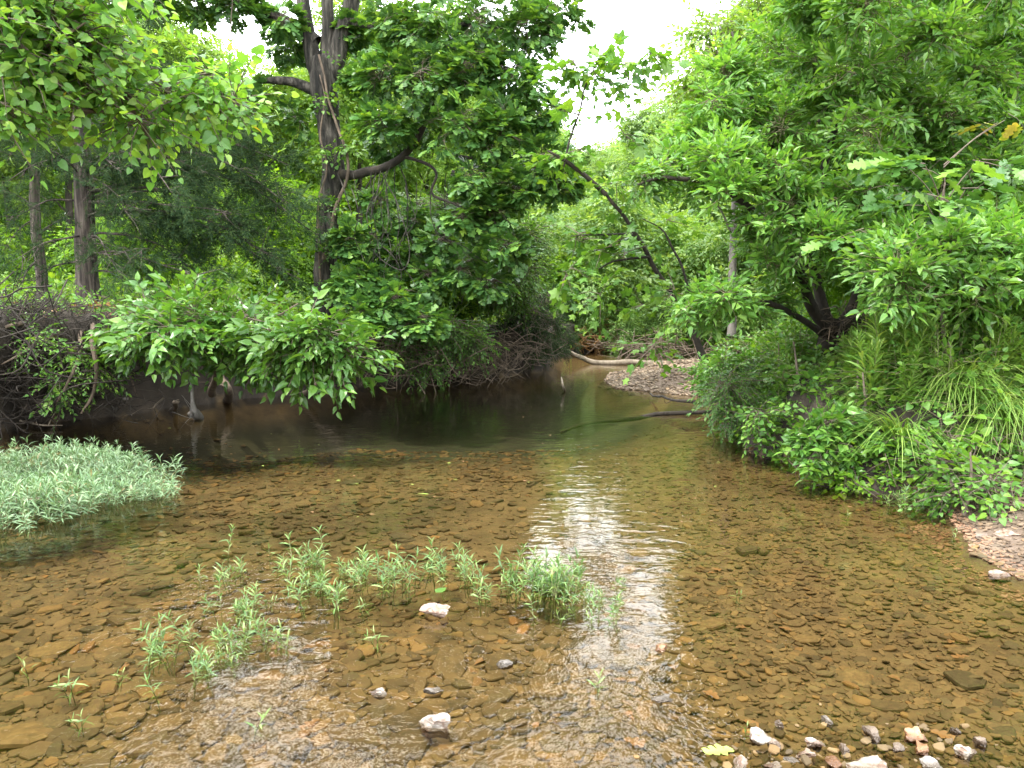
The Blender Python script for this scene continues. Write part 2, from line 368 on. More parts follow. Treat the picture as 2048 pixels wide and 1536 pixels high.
M['green_twig'] = surf_mat('green_twig', [(.3, (.09, .095, .04)), (.7, (.17, .15, .08))], 6, (1, 1, 1), .7, .2)
M['stem'] = surf_mat('stem', [(.3, (.10, .10, .04)), (.7, (.2, .2, .09))], 30, (1, 1, 1), .6, .1)
M['root'] = surf_mat('root', [(.3, (.05, .036, .026)), (.7, (.19, .14, .10))], 8, (1, 1, .6), .9, .4)
M['pale_wood'] = surf_mat('pale_wood', [(.32, (.085, .064, .045)), (.52, (.21, .168, .122)), (.75, (.33, .28, .22))], 7, (1, 1, 1), .85, .4)
M['grey_wood'] = surf_mat('grey_wood', [(.3, (.10, .09, .08)), (.55, (.22, .2, .18)), (.8, (.36, .33, .3))], 9, (1, 1, .3), .9, .5)
M['slab'] = surf_mat('slab', [(.28, (.060, .039, .017)), (.5, (.112, .073, .031)), (.72, (.172, .117, .055))], 3.5, (1, 1, 1), .75, .35, 30, dist=.006, isl=True)
M['slab_rust'] = surf_mat('slab_rust', [(.3, (.11, .056, .02)), (.55, (.17, .092, .032)), (.75, (.24, .15, .065))], 5, (1, 1, 1), .75, .35, 30, dist=.006, isl=True)
M['slab_grey'] = surf_mat('slab_grey', [(.3, (.066, .046, .021)), (.55, (.115, .083, .038)), (.75, (.165, .122, .062))], 5, (1, 1, 1), .75, .35, 30, dist=.006, isl=True)
M['white_rock'] = surf_mat('white_rock', [(.30, (.16, .08, .045)), (.42, (.19, .13, .10)), (.52, (.27, .235, .20)), (.68, (.38, .35, .32))], 22, (1, 1, 1), .75, .8, 24, dist=.012, wet=True)
M['pink_rock'] = surf_mat('pink_rock', [(.30, (.18, .09, .05)), (.45, (.21, .14, .105)), (.6, (.30, .23, .19)), (.8, (.38, .33, .29))], 20, (1, 1, 1), .75, .8, 24, dist=.012, wet=True)
M['grey_rock'] = surf_mat('grey_rock', [(.30, (.07, .06, .05)), (.5, (.16, .14, .125)), (.75, (.3, .27, .25))], 7, (1, 1, 1), .7, .7, 24, dist=.01, wet=True)
M['rust_rock'] = surf_mat('rust_rock', [(.30, (.13, .06, .03)), (.5, (.25, .13, .065)), (.75, (.38, .25, .16))], 6, (1, 1, 1), .7, .7, 24, dist=.01, wet=True)
M['dark_rock'] = surf_mat('dark_rock', [(.30, (.05, .035, .025)), (.5, (.13, .095, .07)), (.75, (.26, .2, .16))], 7, (1, 1, 1), .6, .7, 24, dist=.01, wet=True)
M['gravel'] = surf_mat('gravel', [(.3, (.070, .046, .028)), (.5, (.112, .076, .050)), (.75, (.18, .135, .098))], 1.5, (1, 1, 1), .85, .3, 40, dist=.004, isl=True)
M['bar_gravel'] = surf_mat('bar_gravel', [(.3, (.14, .10, .07)), (.5, (.22, .165, .12)), (.75, (.33, .265, .20))], 1.5, (1, 1, 1), .85, .3, 40, dist=.004, isl=True)
M['wet_gravel'] = surf_mat('wet_gravel', [(.3, (.15, .075, .04)), (.5, (.22, .12, .07)), (.75, (.3, .2, .135))], 1.5, (1, 1, 1), .6, .3, 40, dist=.004)

def ground_mat():
    m, t = newmat('ground_soil'); L = t.links.new; tcn = t.nodes.new('ShaderNodeTexCoord')
    def nz(sc, d=6, ro=.65):
        n = N(t, 'ShaderNodeTexNoise', Scale=sc, Detail=d, Roughness=ro); L(tcn.outputs['Object'], n.inputs['Vector']); return n
    soil = ramp(t, [(.3, (.014, .010, .007)), (.55, (.032, .023, .015)), (.8, (.07, .05, .033))]); L(nz(3).outputs[0], soil.inputs[0])
    bed = ramp(t, [(.3, (.072, .046, .019)), (.5, (.128, .083, .035)), (.72, (.19, .128, .058))]); L(nz(5, 8).outputs[0], bed.inputs[0])
    deep_shade = ramp(t, [(.3, (.020, .024, .012)), (.7, (.042, .044, .021))]); L(nz(1.5).outputs[0], deep_shade.inputs[0])  # dimness of the deep, shaded pool painted into the bed colour
    grav = ramp(t, [(.3, (.08, .052, .034)), (.55, (.14, .096, .066)), (.75, (.22, .165, .125))]); L(nz(14, 8, .8).outputs[0], grav.inputs[0])
    def at(nm):
        a = t.nodes.new('ShaderNodeAttribute'); a.attribute_name = nm; return a
    def mix(f, a, b):
        x = N(t, 'ShaderNodeMix', data_type='RGBA'); L(f, x.inputs[0]); L(a, x.inputs[6]); L(b, x.inputs[7]); return x.outputs[2]
    b2 = mix(at('deep').outputs['Fac'], bed.outputs[0], deep_shade.outputs[0])
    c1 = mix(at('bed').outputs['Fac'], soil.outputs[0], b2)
    c2 = mix(at('gravel').outputs['Fac'], c1, grav.outputs[0])
    bp = N(t, 'ShaderNodeBump', Strength=.7, Distance=.03); L(nz(22, 8, .75).outputs[0], bp.inputs['Height'])
    p = N(t, 'ShaderNodeBsdfPrincipled', Roughness=.9); L(c2, p.inputs['Base Color']); L(bp.outputs[0], p.inputs['Normal'])
    o = t.nodes.new('ShaderNodeOutputMaterial'); L(p.outputs[0], o.inputs[0]); return m
def water_mat():
    m, t = newmat('creek_water'); L = t.links.new; tcn = t.nodes.new('ShaderNodeTexCoord')
    def nz(sc, st, d=3, ro=.5):
        mp = t.nodes.new('ShaderNodeMapping'); mp.inputs['Scale'].default_value = st; L(tcn.outputs['Object'], mp.inputs[0])
        n = N(t, 'ShaderNodeTexNoise', Scale=sc, Detail=d, Roughness=ro, Distortion=.4); L(mp.outputs[0], n.inputs['Vector']); return n
    a = t.nodes.new('ShaderNodeAttribute'); a.attribute_name = 'riffle'
    slow = N(t, 'ShaderNodeMath', operation='MULTIPLY'); L(nz(6.5, (.75, 1.25, 1), 2, .45).outputs[0], slow.inputs[0]); slow.inputs[1].default_value = .0050
    fast = N(t, 'ShaderNodeMath', operation='MULTIPLY'); L(nz(24, (1.15, .95, 1), 2, .5).outputs[0], fast.inputs[0]); L(a.outputs['Fac'], fast.inputs[1])
    f2 = N(t, 'ShaderNodeMath', operation='MULTIPLY'); L(fast.outputs[0], f2.inputs[0]); f2.inputs[1].default_value = .013
    h = N(t, 'ShaderNodeMath', operation='ADD'); L(slow.outputs[0], h.inputs[0]); L(f2.outputs[0], h.inputs[1])
    b = N(t, 'ShaderNodeBump', Strength=1, Distance=1); L(h.outputs[0], b.inputs['Height'])
    fr = N(t, 'ShaderNodeFresnel', IOR=1.333); L(b.outputs[0], fr.inputs['Normal'])
    tr = N(t, 'ShaderNodeBsdfTransparent', Color=(.86, .81, .66, 1))
    gl = N(t, 'ShaderNodeBsdfGlossy', Color=(1, 1, 1, 1), Roughness=.0); L(b.outputs[0], gl.inputs['Normal'])
    mxn = t.nodes.new('ShaderNodeMixShader'); L(fr.outputs[0], mxn.inputs[0]); L(tr.outputs[0], mxn.inputs[1]); L(gl.outputs[0], mxn.inputs[2])
    o = t.nodes.new('ShaderNodeOutputMaterial'); L(mxn.outputs[0], o.inputs[0]); return m

# ------------------------------------------------------------------ terrain: one sheet, creek bed, banks, bar
def E(u, v): p = P0(u, v); return (p[0], p[1])
# (x, y, bank height, run over which it rises, slope behind, gravel share)
SHORE = [(-4.2, -6, .8, 1.5, .05, .1), (-4.6, -1, .9, 1.3, .05, 0), (-5.4, 3, 1.2, .7, .04, 0), (-6.2, 6.5, 1.3, .5, .04, 0)]
SHORE += [(*E(u, v), h, r, s, 0) for u, v, h, r, s in [(-60, 868, 1.35, .4, .03), (60, 850, 1.38, .4, .03), (150, 842, 1.38, .4, .03), (250, 832, 1.35, .4, .03), (400, 812, 1.3, .4, .03), (560, 792, 1.2, .45, .03),
    (700, 777, 1.15, .5, .03), (850, 762, 1.05, .6, .03), (1000, 752, .95, .7, .03), (1060, 746, .9, .8, .03), (1085, 735, .9, .8, .03), (1100, 722, .9, .8, .03), (1135, 709, .9, .8, .03), (1200, 701, .9, .8, .03), (1330, 697, .9, 1, .03), (1560, 680, .9, 1, .03)]]
SHORE += [(30, 33, .8, 1, .03, 0), (60, 30, .8, 1, .03, 0), (60, 22, .6, 2, .03, .3), (20, 23, .4, 3, .03, .6)]
SHORE += [(*E(u, v), h, r, s, g) for u, v, h, r, s, g in [(1640, 706, .25, 3, .03, 1), (1500, 716, .25, 3, .03, 1), (1390, 729, .28, 2.2, .03, 1), (1300, 734, .28, 1.5, .05, 1), (1228, 744, .28, 1.5, .05, 1), (1208, 765, .28, 1.4, .05, 1), (1230, 778, .28, 1.4, .05, 1), (1320, 785, .28, 1.6, .05, 1), (1425, 797, .4, 1.4, .05, .6),
    (1448, 832, .62, .6, .06, 0), (1480, 872, .68, .55, .08, 0), (1520, 912, .66, .5, .1, 0), (1600, 944, .6, .45, .1, 0), (1700, 968, .74, .42, .12, 0), (1790, 986, .74, .42, .12, .0), (1870, 1012, .16, .8, .2, 1), (1905, 1060, .10, 1, .15, 1), (1960, 1110, .10, 1, .12, 1), (2060, 1170, .10, 1.2, .12, 1)]]
SHORE += [(3.3, 3.2, .1, 1.2, .1, 1), (3.0, 2.0, .1, 1, .1, 1), (2.2, .9, .1, 1, .1, 1), (0.4, .3, .1, 1, .1, 1), (-2, -2, .1, 1, .1, 1), (-2.5, -6, .2, 1, .1, 1)]
SH = np.array(SHORE); POLY = SH[:, :2]
def shore(q):
    """signed distance to the water's edge (+ on land), direction to it and the bank's figures there."""
    best = np.full(len(q), 1e9); near = np.zeros((len(q), 2)); par = np.zeros((len(q), 4)); n = len(SH)
    for i in range(n):
        a, b = SH[i], SH[(i + 1) % n]; ab = b[:2] - a[:2]; t = np.clip(((q - a[:2]) @ ab) / (ab @ ab), 0, 1)
        c = a[:2] + t[:, None] * ab; d = np.hypot(*(q - c).T); m = d < best
        best[m] = d[m]; near[m] = c[m]; par[m] = (a[2:] + t[:, None] * (b[2:] - a[2:]))[m]
    ins = inside(q, POLY); return np.where(ins, -best, best), near, par
def height(q):
    d, near, par = shore(q); p3 = np.c_[q, np.zeros(len(q))]
    edge = vnoise(p3, 1.1) * .22 + vnoise(p3, 3.5) * .09
    gs = par[:, 3]; d2 = d + edge * np.where(d > -.6, 1, .3) * (1 - .5 * gs)
    H, run, sl = par[:, 0], par[:, 1], par[:, 2]
    land = H * sstep(d2, 0, run) ** np.where(gs > .5, .8, .7) + sl * np.clip(d2 - run, 0, 25) + (vnoise(p3, .5) * .12 + vnoise(p3, 2.3) * .05) * sstep(d2, .0, 2) * (1 - .8 * gs)
    hb = (.72 + .1 * vnoise(p3, 1.1)) * sstep(q[:, 1] - (6.15 + .25 * vnoise(p3, 1.3)), 0, .45) * sstep(q[:, 0], 2.9, 3.5) * sstep(q[:, 1], 13, 11) * (d2 > .1)
    land = np.maximum(land, hb + .06 * np.clip(q[:, 1] - 6.5, 0, 3) * (hb > .3))
    pool = sstep(q[:, 1], 7.5, 13.5) * sstep(q[:, 0], 3.5, .5) * (1 - sstep(q[:, 1], 17, 22)) + .4 * sstep(q[:, 0], -2.2, -4.2) * sstep(q[:, 1], 4.0, 7)
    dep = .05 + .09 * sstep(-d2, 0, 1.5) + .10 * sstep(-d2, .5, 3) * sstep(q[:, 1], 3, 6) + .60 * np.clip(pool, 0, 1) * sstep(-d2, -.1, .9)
    isl = np.exp(-(((q[:, 0] + 4.6) / 1.6) ** 2 + ((q[:, 1] - 7) / 1.0) ** 2) * 1.3); dep = dep * (1 - .9 * isl)
    nearb = sstep(q[:, 1], 4.2, 2.4) * .45; dep = dep * (1 - nearb)
    bed = -dep + vnoise(p3, 1.7) * .022 + vnoise(p3, 5) * .010
    z = np.where(d2 > 0, land, bed + 0.0)
    lf = (q[:, 0] < 1.5) & (H > .85) & (d2 > 0)
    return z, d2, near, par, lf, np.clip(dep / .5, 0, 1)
def axis(lo, hi, st, far):
    a = np.arange(lo, hi + st / 2, st); g = []; s = st; x = hi
    while x < far: s *= 1.45; x += s; g.append(x)
    h = []; s = st; x = lo
    while x > -far: s *= 1.45; x -= s; h.append(x)
    return np.concatenate([h[::-1], a, g])
xs = axis(-13, 12, .11, 350); ys = axis(-3, 30, .11, 350)
X, Y = np.meshgrid(xs, ys); q = np.c_[X.ravel(), Y.ravel()]
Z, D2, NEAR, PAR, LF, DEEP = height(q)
p3 = np.c_[q, Z]
fr_ = np.clip(Z / np.maximum(PAR[:, 0], .3), 0, 1); dirw = NEAR - q; dirw /= np.linalg.norm(dirw, axis=1)[:, None] + 1e-6
sh_ = np.where(LF & (D2 < 2.2), .62 * fr_ ** 1.5 * sstep(D2, 2.2, .3), 0) * (1 + .5 * vnoise(p3, 1.3))     # the lip hangs out over an undercut
q2 = q + dirw * sh_[:, None]
rough_ = np.where((D2 > 0) & (D2 < 2.0) & (PAR[:, 3] < .5), .10, 0)
q2 = q2 + dirw * (rough_ * (vnoise(p3 + 5, 3.1) + .7 * vnoise(p3 + 9, 7.0)))[:, None]
gv = np.c_[q2, Z + rough_ * (vnoise(p3, 4.5) + .6 * vnoise(p3, 8.1))]
gm = MB(); nx, ny = len(xs), len(ys); i = (np.arange(ny - 1)[:, None] * nx + np.arange(nx - 1)[None]).ravel()
gm.add(gv, np.stack([i, i + 1, i + 1 + nx, i + nx], 1).ravel(), np.full(len(i), 4), True)
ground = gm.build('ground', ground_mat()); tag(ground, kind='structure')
def attr(o, nm, val):
    a = o.data.attributes.new(nm, 'FLOAT', 'POINT'); a.data.foreach_set('value', np.asarray(val, np.float32))
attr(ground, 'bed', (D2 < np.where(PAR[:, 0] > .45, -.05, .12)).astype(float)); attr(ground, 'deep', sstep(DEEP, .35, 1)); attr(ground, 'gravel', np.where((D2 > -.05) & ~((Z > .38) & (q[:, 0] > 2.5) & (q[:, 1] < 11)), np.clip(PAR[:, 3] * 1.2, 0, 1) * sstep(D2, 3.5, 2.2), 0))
def gz(x, y):
    return height(np.array([[x, y]], float))[0][0]
def gzs(q): return height(np.asarray(q, float))[0]
# water: one level sheet under the banks
wx = np.concatenate([[-60, -30, -15], np.arange(-9, 9.01, .25), [15, 30, 60]]); wy = np.concatenate([[-20, -8], np.arange(-2, 26.01, .25), [30, 36, 50]])
WX, WY = np.meshgrid(wx, wy); wm = MB(); i = (np.arange(len(wy) - 1)[:, None] * len(wx) + np.arange(len(wx) - 1)[None]).ravel(); n_ = len(wx)
wm.add(np.c_[WX.ravel(), WY.ravel(), np.zeros(WX.size)], np.stack([i, i + 1, i + 1 + n_, i + n_], 1).ravel(), np.full(len(i), 4), True)
water = wm.build('water', water_mat()); tag(water, kind='structure')
rf = np.zeros(WX.size); wq = np.c_[WX.ravel(), WY.ravel()]
for u, v, rx, ry, k in [(1230, 1440, .42, .42, 1.0), (420, 1180, .2, .5, .9), (480, 1450, .9, .35, .22), (200, 1270, .3, .4, .5), (1150, 1520, .5, .4, .9), (150, 1180, .6, .3, .4)]:
    c = P0(u, v); rf = np.maximum(rf, k * np.exp(-(((wq[:, 0] - c[0]) / rx) ** 2 + ((wq[:, 1] - c[1]) / ry) ** 2) * 1.2))
attr(water, 'riffle', np.clip(rf + .05, 0, 1))

# ------------------------------------------------------------------ rocks and stones
def ico(sub):
    bm = bmesh.new(); bmesh.ops.create_icosphere(bm, subdivisions=sub, radius=1); bm.verts.ensure_lookup_table()
    V = np.array([v.co[:] for v in bm.verts]); Fc = [[v.index for v in f.verts] for f in bm.faces]; bm.free(); return V, Fc
ICO3, ICO1 = ico(4), ico(1)
def rock(seed, size, npl=9, base=ICO3, rough=.07):
    rng = np.random.default_rng(seed); V = base[0].copy()
    nn = sph(rng, npl); dd = rng.uniform(.32, .72, npl)
    for a, b in zip(nn, dd):
        s = V @ a; m = s > b; V[m] -= np.outer(s[m] - b, a)
    V += V / (np.linalg.norm(V, axis=1)[:, None]) * (vnoise(V + seed * 7.7, 2.6) * rough * 2.4 + np.abs(vnoise(V + seed * 3.1, 4.5)) * rough * -2.0 + vnoise(V + seed, 9) * rough * .8)[:, None]
    return V * np.asarray(size), base[1]
def rock_thing(name, label, u, v, w, h, dpt, mat, seed, rz=0, z=None, group=None, npl=9, sink=.25, cat='stone'):
    p = P0(u, v); V, Fc = rock(seed, (w / 2, dpt / 2, h / 2), npl); zc = h / 2 * (1 - sink * 2) if z is None else z
    mb = MB(); mb.add(V, [i for f in Fc for i in f], [3] * len(Fc), False)
    o = mb.build(name, mat); o.location = (p[0], p[1], zc); o.rotation_euler = (0, 0, rz); return tag(o, label, cat, group)
def slab_tpl(seed):
    rng = np.random.default_rng(seed); n = int(rng.integers(6, 10)); a = np.sort(np.arange(n) * 2 * PI / n + rng.normal(0, .22, n)); r = rng.uniform(.72, 1.1, n); el = rng.uniform(.5, .9)
    x, y = np.cos(a) * r, np.sin(a) * r * el; th = rng.uniform(.10, .2); V = []
    for k, z in ((.93, -th), (1.0, 0), (.97, th * .55), (.82, th)):
        V += [(x[i] * k, y[i] * k, z + rng.normal(0, .012) + .05 * x[i] * (z > 0)) for i in range(n)]
    V.append((0, 0, th * 1.08)); polys = []
    for k in range(3):
        for i in range(n): j = (i + 1) % n; polys.append((k * n + i, k * n + j, (k + 1) * n + j, (k + 1) * n + i))
    for i in range(n): polys.append((3 * n + i, 3 * n + (i + 1) % n, 4 * n))
    return pack(V, polys)
SLABS = [slab_tpl(300 + i) for i in range(10)]
def slab_spots(rng, n, ylo, yhi, smin, smax, pw=2.2):
    out = []; tot = 0
    while tot < n:
        y = ylo + (yhi - ylo) * rng.random(4000) ** 1.25; x = rng.uniform(-.72, .72, 4000) * y
        qq = np.c_[x, y]; d = shore(qq)[0]; ok = d < .03
        out.append(qq[ok]); tot += ok.sum()
    qq = np.concatenate(out)[:n]; s = smin * (smax / smin) ** (rng.random(n) ** pw); return qq, s
rng = np.random.default_rng(5)
slab_mesh = []
for k in range(10):
    mb = MB(); mb.add(*SLABS[k]); slab_mesh.append(mb.mesh('flat_stone', M['slab'] if k < 7 else (M['slab_rust'] if k == 7 else M['slab_grey'])))
# the 300 that show largest: one object each
qq, ss = slab_spots(rng, 300, 2.35, 6.2, .05, .13, 1.5)
zz = gzs(qq)
for i in range(300):
    k = int(rng.integers(0, 10)); o = bpy.data.objects.new('flat_stone', slab_mesh[k]); C.objects.link(o)
    s = ss[i] * (1.1 if qq[i, 1] < 4 and qq[i, 0] < .6 else .85); o.location = (qq[i, 0], qq[i, 1], min(zz[i] + s * .10, -.012 - s * .17)); s *= .55 if k == 7 else 1.0; o.rotation_euler = (rng.normal(0, .12), rng.normal(0, .12), rng.uniform(0, 6.28)); o.scale = (s, s * rng.uniform(.75, 1.2), s * rng.uniform(.7, 1.5))
    tag(o, ('flat brown stone lying under the shallow clear water', 'flat brown stone lying under the shallow clear water', 'flat rusty orange stone under the shallow clear water', 'flat grey-brown stone under the shallow clear water')[0 if k < 7 else (2 if k == 7 else 3)], 'stone',
        ('brown flat stones on the creek bed', 0, 'rusty flat stones on the creek bed', 'grey flat stones on the creek bed')[0 if k < 7 else (2 if k == 7 else 3)])
def stuff_stones(name, mat, qq, ss, rng, tilt=.12, dz=.1, kset=range(10)):
    mb = MB(); z = gzs(qq); ch = rng.choice(list(kset), len(qq)); a = rng.uniform(0, 6.28, len(qq))
    Z_ = np.stack([rng.normal(0, tilt, len(qq)), rng.normal(0, tilt, len(qq)), np.ones(len(qq))], 1); dv = np.stack([np.cos(a), np.sin(a), np.zeros(len(qq))], 1)
    Mx = frame(Z_, dv)[:, :, [0, 2, 1]] * ss[:, None, None]; T = np.c_[qq, z + ss * dz]
    for k in range(10):
        m = ch == k; mb.inst(SLABS[k], Mx[m], T[m])
    o = mb.build(name, mat); return tag(o, kind='stuff')
for nm, mat, n, yr, s0, s1, pw in [('creek_gravel', M['slab'], 11000, (2.1, 11.5), .016, .085, 2.2), ('creek_gravel', M['slab_grey'], 4000, (2.1, 11.5), .016, .07, 2.0), ('creek_gravel', M['slab_rust'], 700, (2.1, 10), .012, .055, 2.0)]:
    qq, s = slab_spots(rng, n, *yr, s0, s1, pw); kp = (vnoise(np.c_[qq, 0 * s], .9) < .45) | (qq[:, 1] < 5.2) | (rng.random(len(s)) < .35); qq, s = qq[kp], s[kp]; s = s * np.where(qq[:, 0] > .8, .62, 1.0); stuff_stones(nm, mat, qq, s, rng)
qq, s = slab_spots(rng, 16000, 2.1, 9.0, .010, .04, 1.6); qq = qq[(qq[:, 0] > .5) | (rng.random(len(qq)) < .3)]; stuff_stones('creek_gravel', M['slab'], qq, .010 + .026 * rng.random(len(qq)) ** 1.6, rng, .2, .25)
# dry gravel of the bar and of the right shore, wet rusty gravel along their edge
def shore_spots(rng, n, box, dlo, dhi):
    out = []; t = 0
    while t < n:
        qq = rng.uniform((box[0], box[1]), (box[2], box[3]), (6000, 2)); d, _, par = shore(qq); ok = (d > dlo) & (d < dhi) & (par[:, 3] > .6) & ~((qq[:, 1] > 6.1) & (qq[:, 0] > 2.9) & (qq[:, 1] < 11)); out.append(qq[ok]); t += ok.sum()
    return np.concatenate(out)[:n]
qq = shore_spots(rng, 9000, (1.5, 12, 7, 20), -.1, 2.5); stuff_stones('gravel', M['bar_gravel'], qq, .015 + .04 * rng.random(len(qq)) ** 2, rng, .25, .3)
qq = shore_spots(rng, 7000, (1.5, 1.5, 5.5, 7), .05, 1.3); stuff_stones('gravel', M['gravel'], qq, .006 + .03 * rng.random(len(qq)) ** 3, rng, .25, .3)
qq = shore_spots(rng, 4200, (1.5, 1.5, 5.5, 7), -.25, .15); stuff_stones('gravel', M['wet_gravel'], qq, .006 + .02 * rng.random(len(qq)) ** 3, rng, .25, .3)

rk = rock_thing
cc = np.concatenate([P0(1640, 1500)[None, :2] + rng.normal(0, 1, (170, 2)) * (.42, .13), P0(1850, 1520)[None, :2] + rng.normal(0, 1, (120, 2)) * (.3, .11), P0(1500, 1535)[None, :2] + rng.normal(0, 1, (70, 2)) * (.25, .06)])
mb = MB(); ch = rng.integers(0, 10, len(cc)); sz = .007 + .022 * rng.random(len(cc)) ** 2
for k in range(10):
    m = ch == k; n = m.sum(); a_ = rng.uniform(0, 6.28, n); Zr = np.stack([rng.normal(0, .3, n), rng.normal(0, .3, n), np.ones(n)], 1); mb.inst(SLABS[k], frame(Zr, np.stack([np.cos(a_), np.sin(a_), 0 * a_], 1))[:, :, [0, 2, 1]] * sz[m][:, None, None] * np.array([1, 1, 1.8]), np.c_[cc[m], rng.uniform(-.024, .0, n)])
tag(mb.build('gravel', M['slab']), kind='stuff')
rk('rock', 'flat-topped pinkish white stone standing above the water in mid stream', 873, 1228, .19, .10, .15, M['pink_rock'], 11, .2, sink=.25, npl=7)
rk('rock', 'small white stone between submerged slabs, below the pinkish mid-stream stone', 756, 1392, .085, .055, .07, M['white_rock'], 12, .5)
rk('rock', 'angular white and dark stone with a long submerged tail, nearest in mid stream', 878, 1458, .18, .10, .10, M['white_rock'], 113, -.3, sink=.38, npl=6)
rk('rock', 'low grey rounded stone just breaking the still water', 1008, 1330, .085, .05, .08, M['grey_rock'], 14, .4)
rk('rock', 'orange brown stone in the bright sky reflection', 1322, 1296, .12, .05, .09, M['rust_rock'], 15, .1, sink=.35)
rk('rock', 'thin pale shard lying beside the rippled water', 1326, 1398, .11, .03, .06, M['grey_rock'], 16, .1, sink=.35)
rk('rock', 'thin light slab edge showing above the water, right of the small white stone', 866, 1384, .11, .03, .05, M['grey_rock'], 17, .05, sink=.35)
rk('rock', 'pale rock at the near left foot of the grassy island', 22, 1004, .14, .09, .12, M['white_rock'], 18)
rk('rock', 'pinkish rock beside the pale rock at the foot of the grassy island', 66, 1006, .16, .08, .12, M['pink_rock'], 19)
near_rocks = [(1515, 1480, .085, .06, .08, 'white_rock', 'white and rust stone next to the fallen oak leaf'), (1552, 1490, .05, .04, .05, 'dark_rock', 'small dark wet stone right of the white and rust stone'), (1630, 1488, .075, .05, .06, 'white_rock', 'grey-white oval stone in the near heap of stones'),
    (1612, 1510, .07, .05, .06, 'pink_rock', 'pale pinkish stone below the grey-white oval stone'), (1655, 1442, .07, .04, .05, 'grey_rock', 'purple-grey pointed stone behind the near heap of stones'), (1556, 1450, .045, .025, .04, 'dark_rock', 'dark little stone behind the white and rust stone'),
    (1745, 1472, .09, .04, .06, 'dark_rock', 'dark pointed slab with a pale tip near the right'), (1835, 1478, .07, .07, .06, 'rust_rock', 'tall orange stone standing in the shallows'), (1840, 1505, .08, .05, .06, 'rust_rock', 'flat orange stone at the foot of the tall orange stone'),
    (1912, 1462, .05, .03, .04, 'dark_rock', 'grey wet pebble right of the tall orange stone'), (1930, 1508, .09, .06, .08, 'white_rock', 'white jagged stone in the right corner shallows'), (1965, 1490, .06, .04, .05, 'dark_rock', 'brown wet stone behind the white jagged stone'),
    (1745, 1530, .16, .06, .10, 'white_rock', 'large smooth cream slab at the near water edge'), (1478, 1532, .07, .05, .06, 'white_rock', 'round whitish stone below the fallen oak leaf'), (1545, 1533, .07, .04, .06, 'white_rock', 'flat whitish stone left of the cream slab'),
    (1690, 1500, .06, .05, .05, 'dark_rock', 'dark wet stone between the oval stone and the cream slab'), (1665, 1525, .05, .035, .05, 'rust_rock', 'rust brown pebble left of the cream slab'), (1860, 1532, .07, .04, .06, 'grey_rock', 'dull grey cobble by the lower right edge'),
    (1795, 1500, .05, .035, .04, 'dark_rock', 'small black stone left of the flat orange stone'), (1585, 1520, .05, .03, .04, 'grey_rock', 'thin grey stone between two whitish stones'), (2000, 1150, .12, .05, .1, 'pink_rock', 'pinkish cobble half buried on the right gravel shore'), (2015, 1075, .16, .06, .12, 'pink_rock', 'pale cobble on the right gravel shore under the plants'), (1960, 1075, .1, .04, .07, 'dark_rock', 'brown stone on the upper right gravel shore'), (1985, 1040, .14, .05, .08, 'grey_rock', 'grey flat stone at the foot of the right bank plants')]
for k, (u, v, w, h, d, m_, lb) in enumerate(near_rocks):
    p = P0(u, v); rk('rock', lb, u, v, w * 1.3, h * 1.15, d * 1.3, M[m_], 40 + k, k * 1.3, z=max(h * .06, gz(p[0], p[1]) + h * .12), npl=7 + k % 5)
# underwater pale slabs further out
rk('flat_rock', 'pale oval slab under water in mid creek', 705, 958, .2, .06, .2, M['slab_grey'], 80, .1, z=-.035)
rk('flat_rock', 'long dark slab under water beyond the sprigs', 800, 1062, .3, .07, .22, M['slab_grey'], 81, .1, z=-.05)
rk('flat_rock', 'long ochre slab under water on the left', 262, 1128, .50, .06, .2, M['slab'], 82, .5, z=-.045)

# ------------------------------------------------------------------ oak on the left bank
def tubes(mb, specs, **kw):
    for pts, r in specs: tube(mb, pts, r, **kw)
OY = 13.5
t = thing('oak_tree', 'tall dark green oak whose trunk forks above the left bank', 'tree', P(652, 668, OY) - np.array([0, 0, .3]))
tb = MB()
tube(tb, PP((652, 685, OY), (651, 640, OY), (651, 560, OY), (655, 430, OY), (668, 335, OY), (656, 240, OY), (645, 165, OY), (646, 120, OY)), [.32, .23, .20, .19, .185, .195, .225, .20], 22, 7, .03, .09, 1)
tb.build('trunk', M['bark'], t)
def limb(tr, pts, r, mat='bark', ns=10, seed=3, wob=.05):
    b = MB(); tube(b, pts, r, ns, 5, wob, .08, seed); return b.build('limb', M[mat], tr)
limb(t, PP((640, 165, OY), (615, 80, OY), (604, 0, OY), (598, -120, OY + .3), (580, -320, OY + .4), (560, -520, OY)), [.15, .12, .11, .10, .07, .03])
limb(t, PP((648, 160, OY), (652, 60, OY), (655, -40, OY), (650, -250, OY - .4), (670, -480, OY - 1)), [.13, .10, .095, .08, .04])
limb(t, PP((656, 165, OY), (682, 70, OY), (708, 0, OY), (740, -120, OY - .3), (800, -300, OY - .8), (850, -470, OY - 1)), [.16, .15, .13, .11, .07, .03])
limb(t, PP((630, 85, OY), (596, 58, OY), (550, 28, OY - .1), (500, 10, OY - .2), (430, 2, OY - .4), (340, -30, OY - .6)), [.12, .10, .085, .07, .05, .02])
limb(t, PP((638, 185, OY), (600, 168, OY), (560, 160, OY - .1), (515, 162, OY - .2), (440, 190, OY - .6)), [.10, .085, .07, .05, .015])
limb(t, PP((664, 345, OY), (720, 347, OY - .2), (765, 338, OY - .4), (810, 308, OY - .6), (838, 265, OY - .8), (872, 205, OY - .9), (930, 120, OY - 1), (985, 50, OY - 1)), [.085, .078, .07, .062, .052, .042, .03, .012], 'dark_bark')
